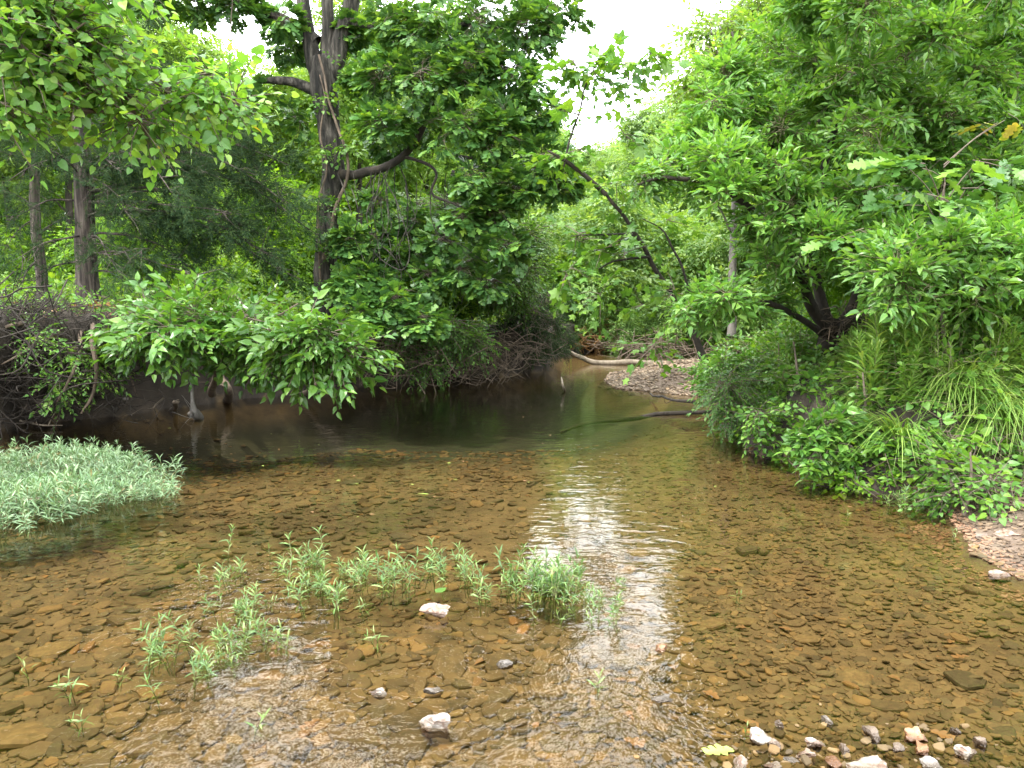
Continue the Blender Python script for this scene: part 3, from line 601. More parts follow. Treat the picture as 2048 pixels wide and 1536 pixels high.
limb(t, PP((806, 310, OY - .6), (845, 322, OY - .7), (868, 350, OY - .9), (862, 385, OY - 1), (915, 412, OY - 1.2), (985, 445, OY - 1.4), (1010, 500, OY - 1.4)), [.03, .026, .022, .02, .017, .013, .007], 'dark_bark')
limb(t, PP((900, 310, OY - .9), (980, 312, OY - 1), (1060, 318, OY - 1.1), (1150, 345, OY - 1.2)), [.03, .026, .02, .01])
limb(t, PP((700, 40, OY), (790, 60, OY - .5), (900, 45, OY - 1), (1020, 60, OY - 1.3)), [.07, .06, .04, .012])
limb(t, PP((838, 265, OY - .8), (800, 240, OY - 1), (760, 232, OY - 1.1), (720, 215, OY - 1.2)), [.05, .04, .03, .012])
ob = [(u, v, OY + dy, r, dn) for u, v, dy, r, dn in [(790, 50, -.6, .5, 1), (870, 60, -1, .55, 1), (960, 40, -1.2, .55, 1), (1050, 50, -1.2, .5, 1), (1110, 20, -1.2, .35, .7), (770, 150, -1, .35, 1), (850, 150, -1.3, .5, 1), (940, 140, -1.4, .5, 1), (1030, 150, -1.4, .45, 1), (1070, 225, -1.3, .3, .8),
    (770, 250, -1.2, .3, .8), (850, 235, .3, .35, .8), (920, 250, -1.5, .5, 1), (1000, 260, -1.5, .45, 1), (1075, 320, -1.3, .3, .9), (780, 290, .5, .3, .8), (950, 350, -1.5, .35, .9), (1030, 375, -1.4, .3, .9), (1120, 360, -1.3, .2, .8), (985, 425, -1.4, .28, .8), (1015, 490, -1.4, .2, .7), (930, 430, -1.4, .16, .6), (760, 400, -.2, .12, .5), (820, 440, -.2, .14, .6), (790, 520, -.3, .14, .6), (860, 550, -.5, .18, .7), (930, 530, -.8, .18, .7), (885, 480, -.6, .14, .6), (980, 560, -1, .16, .6), (745, 470, -.4, .1, .5),
    (705, 60, .2, .2, .8), (725, 150, -.3, .2, .8), (580, 90, .4, .25, .7), (600, 240, .6, .25, .6), (560, 35, -.3, .15, .6), (470, 10, -.4, .35, .8), (390, -5, -.5, .35, .8), (300, -25, -.5, .4, .8), (480, 175, -.4, .18, .6),
    (705, 480, -.9, .15, .9), (735, 560, -1.0, .26, 1), (790, 600, -1.1, .32, 1), (725, 630, -1.2, .26, 1), (840, 640, -1.2, .2, .9), (700, 570, -1, .15, .9)]]
ob += [(u, v, OY + dy, r, .6) for u, v, dy, r in [(660, -170, -.3, .8), (740, -180, -.5, 1.0), (860, -130, -1, .9), (980, -120, -1.4, .7), (640, -330, -.3, 1.0), (800, -330, -1, 1.2), (930, -260, -1.3, .8), (300, -180, 0, 1.0)]]
rg = np.random.default_rng(21); lb, tw = MB(), MB()
crown(lb, tw, 'oak', [(P(u, v, y), r, dn) for u, v, y, r, dn in ob], rg, nb=19, ns=5, rb=.008)
lb.build('crown', M['oak_leaf'], t); tw.build('twigs', M['twig'], t)

# vines that hang from the oak's limbs
rg = np.random.default_rng(31)
vines = [([(740, 345), (742, 450), (745, 560), (735, 660)], .018, 'straight grapevine hanging beside the oak trunk, closest to it'), ([(790, 335), (795, 430), (800, 560), (815, 600)], .012, 'thin grapevine dropping from the crook of the low oak limb'),
    ([(775, 340), (745, 400), (735, 480), (760, 520), (800, 545), (815, 500), (800, 420), (765, 345)], .014, 'grapevine bent into a long narrow loop below the oak limb'), ([(800, 325), (815, 380), (815, 450), (840, 510), (880, 522), (920, 500), (932, 450), (930, 380), (925, 330)], .014, 'grapevine looping in a wide U below the leaning oak limb'),
    ([(668, 350), (700, 420), (720, 480), (790, 515), (796, 640)], .016, 'grapevine slung from the trunk to a hanging stem'), ([(865, 380), (862, 430), (880, 470), (930, 500), (985, 540)], .012, 'short grapevine trailing toward the creek from the right of the loops'), ([(700, 340), (716, 420), (722, 520), (700, 620)], .010, 'hair-thin grapevine between the trunk and the loops'), ([(460, 0), (462, 80), (461, 130)], .012, 'lone vine hanging in the sky gap left of the oak')]
for k, (pts, r, lab) in enumerate(vines):
    pw = [P(u, v, OY - .5 - .3 * (k % 3) + .15 * math.sin(i)) for i, (u, v) in enumerate(pts)]; b = MB(); tube(b, pw, [r * .75, r * .6, r * .6], 6, 6, .07, .2, k)
    o = b.build('hanging_vine', M['bark'] if k < 7 else M['twig'], None, pw[0]); tag(o, lab, 'vine', 'grapevines hanging from the oak')
for k in range(13):
    u = rg.uniform(705, 930); v0, v1 = rg.uniform(330, 380), rg.uniform(520, 660); yy = OY - rg.uniform(.2, 1.4); pw = [P(u + rg.normal(0, 10) + 18 * i * rg.normal(0, .4), v0 + (v1 - v0) * i / 3, yy + rg.normal(0, .1)) for i in range(4)]
    b = MB(); tube(b, pw, [.007, .006, .004], 5, 6, .08, .2, k + 20); o = b.build('hanging_vine', M['bark'], None, pw[0]); tag(o, 'thin straight vine stem in the curtain below the low oak limb', 'vine', 'thin vine stems below the oak limb')
for k, (pts, r, lab) in enumerate([([(648, 520), (662, 470), (668, 420), (690, 360), (694, 310), (672, 250), (655, 190), (640, 110)], .035, 'thick stringy vine climbing the oak trunk on its right'), ([(640, 560), (636, 480), (640, 400), (652, 330), (640, 270), (648, 200), (640, 150)], .02, 'thin pale vine winding up the oak bark')]):
    pw = [P(u, v, OY - .26) for u, v in pts]; b = MB(); tube(b, pw, [r, r * .8, r * .5], 8, 6, .03, .1, 60 + k); tag(b.build('climbing_vine', M['root'], None, pw[0]), lab, 'vine', 'vines climbing the oak trunk')

rg = np.random.default_rng(35); lb = MB(); crown(lb, None, 'heart', [(P(u, v, OY - .27), r) for u, v, r in [(690, 130, .12), (640, 200, .08), (690, 200, .1), (650, 300, .06), (690, 290, .1), (640, 400, .08), (680, 420, .12), (630, 480, .1), (675, 500, .14), (640, 570, .1), (670, 600, .14), (625, 620, .1)]], rg, nb=5, ns=3, scale=1.0, tubes=False)
tag(lb.build('ivy', M['vine_leaf'], None, P(655, 600, OY - .27)), 'leafy vine scattered up the trunk of the big oak', 'ivy')
# ------------------------------------------------------------------ cedars at the left
def cedar(name, label, tr, rr, branches, rg, seed, roots=()):
    t = thing(name, label, 'tree', tr[0]); b = MB(); tube(b, tr, rr, 16, 7, .03, .12, seed); b.build('trunk', M['cedar_bark'], t)
    lb, db = MB(), MB(); path = catmull(tr, 8)
    for (s, e, leafy, r) in branches:
        s, e = np.asarray(s), np.asarray(e); L = np.linalg.norm(e - s); mid = (s + e) / 2 + np.array([0, 0, .12 * L]) + rg.normal(0, .05 * L, 3)
        pth = catmull([s, mid, e], 5); tube(db, [s, mid, e], [r, r * .6, r * .2], 5, 5, .05, 0, int(rg.integers(99)))
        nsub = int(6 + 8 * L)
        for _ in range(nsub):
            k = rg.uniform(.15, 1); i = int(k * (len(pth) - 1)); p = pth[i]; ax = (e - s) / L
            dd = ax * .6 + rg.normal(0, .55, 3) * np.array([1, 1, .5]); dd[2] -= .1; dd /= np.linalg.norm(dd); l2 = rg.uniform(.25, .7) * min(1, L * .6)
            pe = p + dd * l2; pm = p + dd * l2 * .5 + rg.normal(0, .06, 3); tube(db, [p, pm, pe], [r * .3 + .002, .003, .0015], 3, 3)
            if leafy and k > .3:
                m_ = int(6.5 * leafy) + 2; tt = rg.uniform(.2, 1.05, m_)[:, None]; pos = p + (pe - p) * tt + rg.normal(0, .05, (m_, 3))
                place(lb, None, 'cedar', pos, dd + rg.normal(0, .5, (m_, 3)) - np.array([0, 0, .15]), rg, .75, 1.0)
    db.build('branch', M['cedar_bark'], t)
    if lb.c: lb.build('crown', M['cedar_leaf'], t)
    for k, (pts, r) in enumerate(roots):
        b = MB(); tube(b, pts, [r, r * .75, r * .4, r * .2], 7, 5, .05, .1, k); b.build('root', M['root'], t)
    return t
rg = np.random.default_rng(41); CY = 12.3
def cb(u1, v1, u2, v2, dy, leafy, r=.02): return (P(u1, v1, CY), P(u2, v2, CY + dy), leafy, r)
br = [cb(165, 330, 420, 350, -.8, 1, .035), cb(168, 350, 330, 300, -.5, .9), cb(168, 340, 240, 345, -1, .5, .03), cb(170, 400, 480, 430, -.8, 1, .03), cb(172, 430, 560, 520, -.6, .9, .03), cb(172, 470, 380, 530, -.4, .35, .025), cb(174, 500, 430, 560, -1.2, .2, .02), cb(172, 440, 300, 420, -1.2, .7),
    cb(164, 250, 500, 260, -.6, 1, .03), cb(163, 200, 420, 150, -.4, .9), cb(162, 280, 580, 330, -.3, 1, .03), cb(166, 360, 600, 420, -.5, 1, .03), cb(166, 380, 520, 470, -.5, .9, .03),
    cb(165, 330, 20, 360, -.8, .6, .025), cb(168, 400, 10, 440, -.6, .4, .02), cb(164, 260, 10, 260, -.6, .8, .025), cb(172, 470, 30, 520, -1, .15, .02), cb(162, 200, 30, 150, -.5, .9), cb(174, 520, 60, 570, -.6, .1, .02), cb(172, 480, 250, 560, -1.4, .1, .015),
    cb(172, 500, 300, 500, -1.5, .15, .015), cb(174, 540, 330, 590, -.6, .05, .015), cb(165, 340, 360, 400, -1.3, .7, .025), cb(166, 370, 280, 470, -1.4, .2, .02), cb(163, 220, 330, 240, -1.3, .9, .02), cb(162, 160, 250, 60, -.6, .9, .02), cb(162, 100, 60, 30, -.3, .9, .02), cb(162, 50, 200, -60, -.3, .9, .02), cb(170, 420, 600, 560, -.2, .7, .03), cb(168, 390, 640, 470, 0.2, .8, .03), cb(166, 350, 100, 300, -1, .6, .02),
    cb(164, 300, 450, 300, .8, 1, .03), cb(166, 340, 540, 380, .6, 1, .03), cb(168, 400, 420, 400, .6, .9, .03)]
rts = [(PP((178, 610, 12.2), (186, 640, 10.6), (190, 690, 9.6), (186, 780, 9.6), (160, 825, 9.5)), .06), (PP((165, 615, 12.2), (165, 645, 10.4), (150, 730, 9.5), (110, 810, 9.4)), .05), (PP((172, 615, 12.2), (130, 650, 10.2), (60, 700, 9.4), (0, 730, 9.2)), .045), (PP((180, 615, 12.2), (215, 650, 10.6), (250, 720, 10), (270, 790, 10)), .04), (PP((160, 615, 12.2), (90, 640, 10.4), (20, 655, 9.4), (-60, 670, 9)), .06), (PP((185, 612, 12.3), (260, 640, 12.0), (330, 660, 11.8)), .05)]
cedar('cedar_tree', 'dark cedar with ridged reddish trunk and bare lower branches on the left bank edge', PP((178, 655, CY), (177, 610, CY), (172, 540, CY), (168, 440, CY), (166, 340, CY), (162, 200, CY), (162, 50, CY), (165, -150, CY), (165, -350, CY)), [.30, .19, .155, .145, .14, .12, .10, .07, .02], br, rg, 5, rts)
CY = 12.8
br = [cb(70, 420, -40, 380, -.3, .4), cb(68, 360, 150, 300, -.3, .5), cb(66, 330, -60, 300, -.3, .7), cb(76, 470, 140, 430, -.5, .1), cb(72, 440, 10, 500, -.5, .05, .015), cb(80, 520, 30, 580, -.5, 0, .03), cb(68, 360, 20, 300, -.6, .6)]
cedar('cedar_tree', 'slender cedar with a thin bare trunk, left of the thick cedar', PP((86, 615, CY), (84, 580, CY), (76, 480, CY), (68, 360, CY), (64, 240, CY), (60, 80, CY)), [.16, .09, .08, .075, .06, .02], br, rg, 8)

# hanging roots, sticks and driftwood by the undercut bank
rg = np.random.default_rng(51)
def stick(name, label, pts, rad, mat, cat, ns=6, grp=None, forks=0, seed=0, wob=.05):
    pts = [np.asarray(p, float) for p in pts]; t = thing(name, label, cat, pts[0], grp); b = MB(); pth = tube(b, pts, rad, ns, 5, wob, .1, seed); b.build('branch', M[mat], t)
    r_ = np.random.default_rng(seed + 900)
    for _ in range(forks):
        i = int(r_.uniform(.25, .9) * (len(pth) - 1)); d = (pth[min(i + 1, len(pth) - 1)] - pth[max(i - 1, 0)]); d = d / np.linalg.norm(d) + r_.normal(0, .6, 3); d /= np.linalg.norm(d); l = r_.uniform(.15, .5)
        b = MB(); tube(b, [pth[i], pth[i] + d * l * .5, pth[i] + d * l + r_.normal(0, .08, 3)], [rad[0] * .35 + .003, .004, .002], 5, 4, .02); b.build('twig', M[mat], t)
    return t
stick('driftwood_branch', 'forked stick floating above the left grassy island', [P0(35, 843, .05), P0(75, 848, .06), P0(128, 853, .03)], [.014, .012, .006], 'pale_wood', 'branch', forks=2, seed=1)
stick('driftwood_branch', 'pale leaning snag rising from the water under the elm bush', [P0(230, 835, -.1), P0(236, 820, .08), P(248, 795, 10.0)], [.035, .03, .02], 'grey_wood', 'branch', forks=2, seed=2, wob=.1)
stick('driftwood_branch', 'short brown snag under the middle of the elm bush', [P0(340, 826, -.1), P0(346, 815, .06), P(352, 800, 10.4)], [.045, .04, .03], 'twig', 'branch', seed=3)
stick('driftwood_stump', 'knobbly pale stump standing in the water below the elm bush', [P0(382, 846, -.12), P0(386, 836, .05), P(384, 812, 10.0), P(380, 760, 10.2)], [.05, .07, .022, .018], 'grey_wood', 'stump', 10, forks=4, seed=4, wob=.12)
stick('driftwood_stump', 'grey forked stump against the dark bank under the elm bush', [P0(455, 806, -.1), P(456, 780, 11.4), P(448, 760, 11.5), P(440, 735, 11.6)], [.07, .065, .04, .02], 'root', 'stump', 9, forks=3, seed=5)
stick('driftwood_branch', 'slanting dark pole leaning from the water to the bank under the elm bush right end', [P0(596, 796, -.05), P(640, 760, 11.9), P(690, 700, 12.2)], [.05, .045, .03], 'root', 'branch', seed=6)
stick('driftwood_branch', 'thin crooked stick with its end in the water below the elm bush', [P(325, 795, 10.2), P(305, 820, 9.9), P0(315, 838, -.02)], [.012, .01, .007], 'twig', 'branch', seed=7, forks=1)
stick('driftwood_branch', 'small upright stick poking out of the calm pool', [P0(1128, 788, -.1), P0(1126, 775, .1), P(1121, 757, 13.5)], [.025, .022, .012], 'pale_wood', 'branch', seed=8)
stick('driftwood_branch', 'long half-sunken bough curving through the reflections', [P0(1120, 862, -.2), P0(1180, 846, -.09), P0(1260, 838, -.045), P0(1350, 833, -.02), P0(1440, 828, .03)], [.02, .028, .032, .032, .03], 'dark_bark', 'branch', 8, seed=9)
stick('driftwood_branch', 'dark bent branch resting on the water beside the gravel bar', [P0(1300, 788, .06), P0(1340, 798, .16), P0(1390, 805, .2), P0(1440, 822, .02)], [.012, .02, .028, .03], 'dark_bark', 'branch', forks=3, seed=10)
stick('driftwood_branch', 'bare grey twig dangling into the water from the right bank', [P(1570, 870, 7.9), P(1574, 900, 7.7), P0(1572, 932, -.02)], [.008, .008, .004], 'grey_wood', 'branch', forks=2, seed=11)
def twig_heap(name, label, cat, spots, n, rad, length, mat, rg, bend=.25, down=.0):
    b = MB()
    for _ in range(n):
        s = spots[rg.integers(len(spots))]; c = np.asarray(s[0]) + rg.normal(0, 1, 3) * np.asarray(s[1]); d = rg.normal(0, 1, 3) * np.array([1, .6, .55]); d[2] -= down; d /= np.linalg.norm(d); l = rg.uniform(*length)
        mid = c + rg.normal(0, bend * l * .4, 3); r = rg.uniform(*rad); tube(b, [c - d * l / 2, mid, c + d * l / 2], [r, r * .8, r * .3], 4, 4)
    o = b.build(name, M[mat], None, np.asarray(spots[0][0])); return tag(o, label, cat, kind='stuff')
twig_heap('exposed_roots', 'mat of brown roots hanging from the undercut left bank', 'roots', [(P(u, v, y), (.35, .2, .22)) for u, v, y in [(30, 700, 9.4), (30, 760, 9.4), (80, 680, 9.6), (120, 740, 9.7), (20, 650, 9.4), (180, 700, 9.9), (70, 800, 9.5), (0, 790, 9.4), (240, 720, 10), (150, 790, 9.8), (220, 770, 10)]], 330, (.002, .012), (.3, 1.2), 'dark_bark', rg, .35, .5)
twig_heap('brush_pile', 'tangle of brown dead twigs along the foot of the left bank', 'brush', [(P(u, v, y), (.35, .3, .2)) for u, v, y in [(870, 690, 14.2), (920, 700, 14.6), (970, 700, 15), (900, 735, 14), (1000, 720, 15), (830, 720, 13.6), (960, 735, 14.6), (780, 710, 13.2), (1040, 700, 15.6), (700, 700, 12.9)]], 460, (.002, .011), (.25, 1.0), 'root', rg, .35, .2)
twig_heap('brush_pile', 'pinkish heap of flood debris behind the gravel bar', 'brush', [(P(u, v, y), (.6, .4, .08)) for u, v, y in [(1290, 712, 21), (1350, 705, 21), (1400, 712, 20), (1260, 690, 22.5), (1320, 690, 22.5), (1450, 715, 20)]], 170, (.005, .018), (.4, 1.5), 'root', rg, .2)
twig_heap('brush_pile', 'reddish roots on the far eroded bank', 'brush', [(P(u, v, y), (.5, .2, .25)) for u, v, y in [(1150, 690, 23.5), (1180, 680, 24), (1210, 690, 24)]], 160, (.006, .025), (.4, 1.4), 'slab_rust', rg, .3, .6)
# fallen tree lying over the far pool
t = thing('fallen_tree', 'pale barkless fallen tree lying across the far end of the pool', 'fallen tree', P(1170, 722, 20)); b = MB()
tube(b, PP((1060, 680, 18.5), (1110, 695, 19), (1160, 715, 19.4), (1200, 724, 19.4), (1290, 727, 19), (1400, 733, 18.6), (1520, 735, 18), (1640, 722, 17.5)), [.03, .05, .06, .07, .08, .09, .10, .10], 12, 7, .05, .1, 3); b.build('trunk', M['pale_wood'], t)
b = MB(); rg = np.random.default_rng(61)
for _ in range(150):
    s = P(rg.uniform(1040, 1110), rg.uniform(650, 690), rg.uniform(17.5, 18.8)); d = np.array([-.6, -.1, -.3]) + rg.normal(0, .55, 3); d /= np.linalg.norm(d); l = rg.uniform(.3, 1.3); tube(b, [s, s + d * l * .5 + rg.normal(0, .06, 3), s + d * l - np.array([0, 0, .15 * l])], [.012, .006, .002], 3, 3)
b.build('branch', M['grey_wood'], t)
stick('driftwood_branch', 'bleached log propped on the far debris heap', PP((1210, 660, 24), (1270, 655, 24), (1330, 668, 23.5)), [.05, .06, .04], 'pale_wood', 'log', forks=1, seed=12)
stick('driftwood_branch', 'brown log lying on the gravel behind the crooked tree', PP((1470, 728, 15.5), (1560, 726, 15), (1640, 716, 14.6)), [.08, .08, .07], 'root', 'log', seed=13)

# ------------------------------------------------------------------ generic leafy tree from control points
def leafy(name, label, cat, trunk, tr_r, limbs, blobs, key, mat, rg, bark='dark_bark', nb=30, ns=5, scale=1.0, droop=.15, group=None, ns_t=12, rb=.01, extra=None, flat=.75, twmat='twig'):
    t = thing(name, label, cat, trunk[0], group); b = MB(); tube(b, trunk, tr_r, ns_t, 6, .04, .10, int(rg.integers(50))); b.build('trunk', M[bark], t)
    for pts, r in limbs: limb(t, pts, r, bark, 8, int(rg.integers(50)))
    lb, tw = MB(), MB(); crown(lb, tw, key, blobs, rg, nb=nb, ns=ns, scale=scale, droop=droop, rb=rb, flat=flat)
    lb.build('crown', M[mat], t); tw.build('twigs', M[twmat], t); return t
# crooked tree on the right bank
rg = np.random.default_rng(71); BY = 9.0
lim = [(PP((1660, 665, BY), (1628, 610, 8.7), (1585, 530, 8.4), (1520, 430, 8.2), (1430, 365, 8), (1340, 352, 7.8), (1280, 372, 7.7)), [.075, .06, .045, .035, .03, .022, .008]), (PP((1662, 662, BY), (1640, 580, 9), (1625, 480, 8.8), (1655, 300, 8.4), (1690, 220, 8.2), (1720, 100, 8)), [.08, .06, .05, .035, .025, .012]),
    (PP((1668, 670, BY), (1700, 640, 8.8), (1780, 620, 8.5), (1880, 560, 8), (1990, 470, 7.6)), [.07, .065, .05, .035, .015]), (PP((1660, 672, BY), (1610, 640, 8.6), (1540, 600, 8.2), (1450, 590, 7.8), (1380, 600, 7.6)), [.045, .035, .03, .02, .008]), (PP((1672, 662, BY), (1720, 560, 9.2), (1780, 400, 9.2), (1850, 200, 9), (1900, 50, 8.8)), [.07, .06, .045, .03, .015]), (PP((1640, 560, 9), (1560, 450, 8.8), (1560, 320, 8.6), (1500, 200, 8.4), (1470, 60, 8.4)), [.04, .035, .03, .02, .01])]
bl = region(rg, [(1580, -20), (2080, -20), (2080, 420), (2000, 590), (1750, 550), (1560, 480), (1500, 300), (1500, 120)], 56, (6.8, 9.6), .28, .55)
bl += [(b_[0], b_[1], .6) for b_ in region(rg, [(1270, 345), (1480, 280), (1540, 370), (1440, 385), (1280, 380)], 9, (7.3, 8.6), .10) + region(rg, [(1430, 150), (1500, 90), (1540, 260), (1440, 280), (1370, 300)], 8, (8, 9), .18)]
bl += [(b_[0], b_[1], .5) for b_ in region(rg, [(1340, 590), (1480, 580), (1600, 590), (1540, 615), (1480, 630), (1380, 620)], 6, (7.2, 8.6), .05) + region(rg, [(1490, 440), (1560, 430), (1600, 560), (1520, 540)], 6, (7.6, 8.6), .14)] + region(rg, [(1760, 540), (2080, 440), (2080, 620), (1840, 630)], 13, (6.1, 7.6), .2)
bl += [(b_[0], b_[1], .6) for b_ in region(rg, [(1620, -40), (2080, -40), (2080, -420), (1720, -420)], 14, (7, 9.5), .6)]
leafy('crooked_tree', 'bushy bright green tree on a crooked dark trunk on the right bank', 'tree', PP((1654, 775, BY), (1655, 745, BY), (1650, 705, BY), (1660, 660, BY), (1668, 640, BY)), [.15, .11, .10, .12, .08], lim, bl, 'box', 'box_leaf', rg, nb=19, ns=4, rb=.006, scale=.84, droop=-.02, twmat='green_twig')
# debris caught in its fork
twig_heap('flood_wrack', 'clump of dead twigs caught in the fork of the crooked tree', 'debris', [(P(1672, 655, 8.8), (.10, .08, .08)), (P(1740, 632, 8.7), (.12, .06, .05))], 110, (.002, .007), (.12, .4), 'root', rg, .4)
# greenery over the left bank's lip and face
rg = np.random.default_rng(77)
bl = [(P(u, v, y), r) for u, v, y, r in [(110, 640, 10.3, .12), (40, 625, 10.2, .10), (140, 700, 9.7, .12), (190, 730, 9.7, .14), (120, 760, 9.6, .1), (230, 650, 10.5, .15), (60, 680, 9.5, .06), (10, 615, 10.2, .12), (270, 620, 11.2, .2), (210, 610, 11.6, .2), (20, 612, 10.6, .12), (70, 616, 10.9, .12), (110, 618, 11.2, .12), (140, 622, 10.9, .1), (30, 640, 9.8, .08), (-20, 612, 10.6, .12), (215, 640, 10.8, .1)]]
lb, tw = MB(), MB(); crown(lb, tw, 'small', bl, rg, nb=9, ns=4, scale=1.0, rb=.004); twig_heap('exposed_roots', 'fringe of fine roots and litter along the top of the undercut left bank', 'roots', [(P(u, v, y), (.22, .12, .07)) for u, v, y in [(15, 636, 9.7), (60, 634, 9.8), (105, 636, 9.9), (150, 638, 10.0), (200, 640, 10.3), (40, 622, 10.2), (90, 622, 10.4), (140, 624, 10.6), (-20, 636, 9.6)]], 400, (.0015, .009), (.12, .7), 'dark_bark', rg, .4, .35)
dl = MB(); crown(dl, None, 'small', [(P(u, 622, y), .22) for u, y in [(0, 10.2), (50, 10.2), (100, 10.4), (150, 10.6), (200, 11)]], rg, nb=4, ns=3, flat=.2, tubes=False); tag(dl.build('leaf_litter', M['dead_leaf'], None, P(90, 622, 10.4)), kind='stuff')
o = lb.build('creeper', M['vine_leaf'], None, P(120, 690, 9.8)); tag(o, 'scattered small-leaved creeper over the dark undercut below the cedars', 'creeper'); tw.build('twigs', M['twig'], o, P(120, 690, 9.8))
rg = np.random.default_rng(78)
for lab, base, bl in [('leafy sapling in front of the twig tangle under the oak', P(860, 745, 13.8), region(rg, [(780, 650), (900, 640), (960, 680), (900, 730), (800, 720)], 9, (13, 14), .22))]:
    leafy('bank_shrub', lab, 'shrub', [base, base + np.array([0, .1, .4]), base + np.array([.1, .1, .9])], [.02, .015, .005], [], bl, 'small', 'dark_leaf', rg, bark='twig', nb=12, ns=5, scale=1.1, rb=.004)
# leaning sycamore in front of the far wood
rg = np.random.default_rng(81); LY = 11.5
lim = [(PP((1212, 388, LY - .6), (1140, 330, LY - .8), (1090, 305, LY - .9)), [.035, .028, .012]), (PP((1128, 330, LY - .8), (1145, 260, LY - .8), (1165, 195, LY - .8), (1192, 130, LY - .8)), [.016, .014, .011, .005]), (PP((1396, 660, LY), (1372, 560, LY), (1340, 495, LY), (1318, 462, LY), (1285, 440, LY)), [.024, .02, .016, .012, .006]), (PP((1300, 515, LY - .3), (1240, 520, LY - .5), (1170, 545, LY - .8)), [.02, .016, .006]), (PP((1270, 470, LY), (1220, 470, LY - .6), (1140, 475, LY - 1)), [.02, .015, .006])]
bl = [(P(u, v, LY + dy), r, dn) for u, v, dy, r, dn in [(1150, 475, -.9, .16, .4), (1205, 500, -.8, .1, .3), (1130, 545, -.9, .16, .35), (1250, 515, -.6, .08, .3), (1165, 300, -.8, .06, .3), (1190, 145, -.8, .08, .4), (1150, 125, -.9, .08, .4), (1240, 120, -.9, .14, .5), (1295, 105, -.9, .06, .4), (1260, 165, -.9, .10, .4), (1160, 230, -.8, .06, .3), (1250, 270, -.5, .05, .25), (1120, 310, -.8, .12, .5), (1330, 440, -.3, .1, .3), (1350, 590, -.6, .1, .4), (1290, 610, -.7, .06, .3), (1310, 690, -1.5, .05, .4), (1200, 590, -1, .05, .3), (1235, 360, -.6, .10, .3), (1300, 375, -.4, .06, .25)]]
leafy('leaning_tree', 'thin dark sycamore leaning left over the far pool', 'tree', PP((1412, 725, LY), (1392, 680, LY), (1345, 590, LY - .1), (1308, 530, LY - .2), (1268, 462, LY - .4), (1212, 388, LY - .6)), [.07, .045, .038, .033, .029, .022], lim, bl, 'plane', 'vine_leaf', rg, nb=9, ns=3, rb=.004)
# ivy-clad leaning trunk behind the crooked tree
rg = np.random.default_rng(91); IY = 15
bl = region(rg, [(1420, 0), (1560, -40), (1580, 260), (1480, 340), (1400, 250)], 12, (14, 17), .7) + region(rg, [(1560, -20), (2060, -20), (2060, 500), (1700, 560), (1560, 300)], 26, (12.5, 17), .9) + [(b_[0], b_[1], .7) for b_ in region(rg, [(1640, -40), (2060, -40), (2060, -400), (1760, -400)], 12, (13, 17), 1.1)]
leafy('leaning_tree', 'big dark trunk tilting left behind the crooked tree on the right', 'tree', PP((1860, 620, IY), (1800, 430, IY), (1730, 280, IY), (1690, 190, IY), (1640, 90, IY), (1598, 0, IY), (1560, -150, IY)), [.30, .25, .22, .21, .2, .18, .12], [(PP((1735, 290, IY), (1650, 240, IY - .5), (1590, 270, IY - 1)), [.09, .07, .03]), (PP((1760, 330, IY), (1850, 300, IY - .5), (1950, 310, IY - 1)), [.1, .07, .03])], bl, 'far', 'wood_leaf', rg, nb=26, ns=5, scale=.9)
lb = MB(); rg2 = np.random.default_rng(92); crown(lb, None, 'small', [(P(1598, 15, IY - .25), .4), (P(1580, -40, IY - .2), .5), (P(1625, 60, IY - .2), .3)], rg2, nb=20, ns=5, tubes=False); tag(lb.build('ivy', M['dark_leaf'], None, P(1598, 15, IY)), 'dark ivy wrapped round the top of the tilting trunk', 'ivy')
# pale dead stem and small dark trees in mid distance
t = thing('dead_snag', 'straight pale grey dead stem beyond the gravel bar', 'dead tree', P(1462, 660, 17)); b = MB(); tube(b, PP((1462, 670, 17), (1464, 560, 17), (1467, 450, 17), (1471, 360, 17), (1474, 280, 17)), [.10, .085, .075, .065, .05], 10, 5, .03, .08, 3); b.build('trunk', M['grey_wood'], t)
b = MB(); tube(b, PP((1466, 470, 17), (1440, 420, 16.8), (1400, 380, 16.6), (1370, 372, 16.4)), [.03, .022, .015, .006], 6, 4, .03); b.build('branch', M['grey_wood'], t)
rg = np.random.default_rng(101)
bl = region(rg, [(830, 400), (1010, 420), (1020, 580), (960, 610), (850, 600)], 13, (14.2, 16), .34)
leafy('young_tree', 'dark slim tree with small leaves between the oak and the fallen tree', 'tree', PP((872, 665, 15), (868, 600, 15), (866, 540, 15), (885, 440, 15), (910, 340, 15)), [.10, .085, .08, .06, .03], [(PP((868, 560, 15), (920, 500, 14.8), (980, 470, 14.6)), [.03, .02, .008])], bl, 'small', 'dark_leaf', rg, nb=22, ns=6, scale=1.2)
bl = region(rg, [(900, 440), (1060, 470), (1060, 580), (980, 610), (900, 610)], 10, (15.5, 17), .36)
leafy('young_tree', 'second dark slim tree, right of the first, behind the twig tangle', 'tree', PP((938, 680, 16), (932, 620, 16), (930, 560, 16), (940, 450, 16)), [.12, .11, .09, .04], [], bl, 'small', 'dark_leaf', rg, nb=22, ns=6, scale=1.2)
bl = region(rg, [(1020, 600), (1110, 590), (1135, 690), (1060, 730), (1000, 700)], 8, (16.5, 18), .35)
leafy('evergreen_bush', 'grey-green feathery bush at the bend beside the fallen tree', 'bush', PP((1070, 720, 17.5), (1075, 680, 17.5), (1080, 620, 17.5)), [.05, .04, .015], [], bl, 'cedar', 'cedar_leaf', rg, nb=18, ns=5, scale=.9)

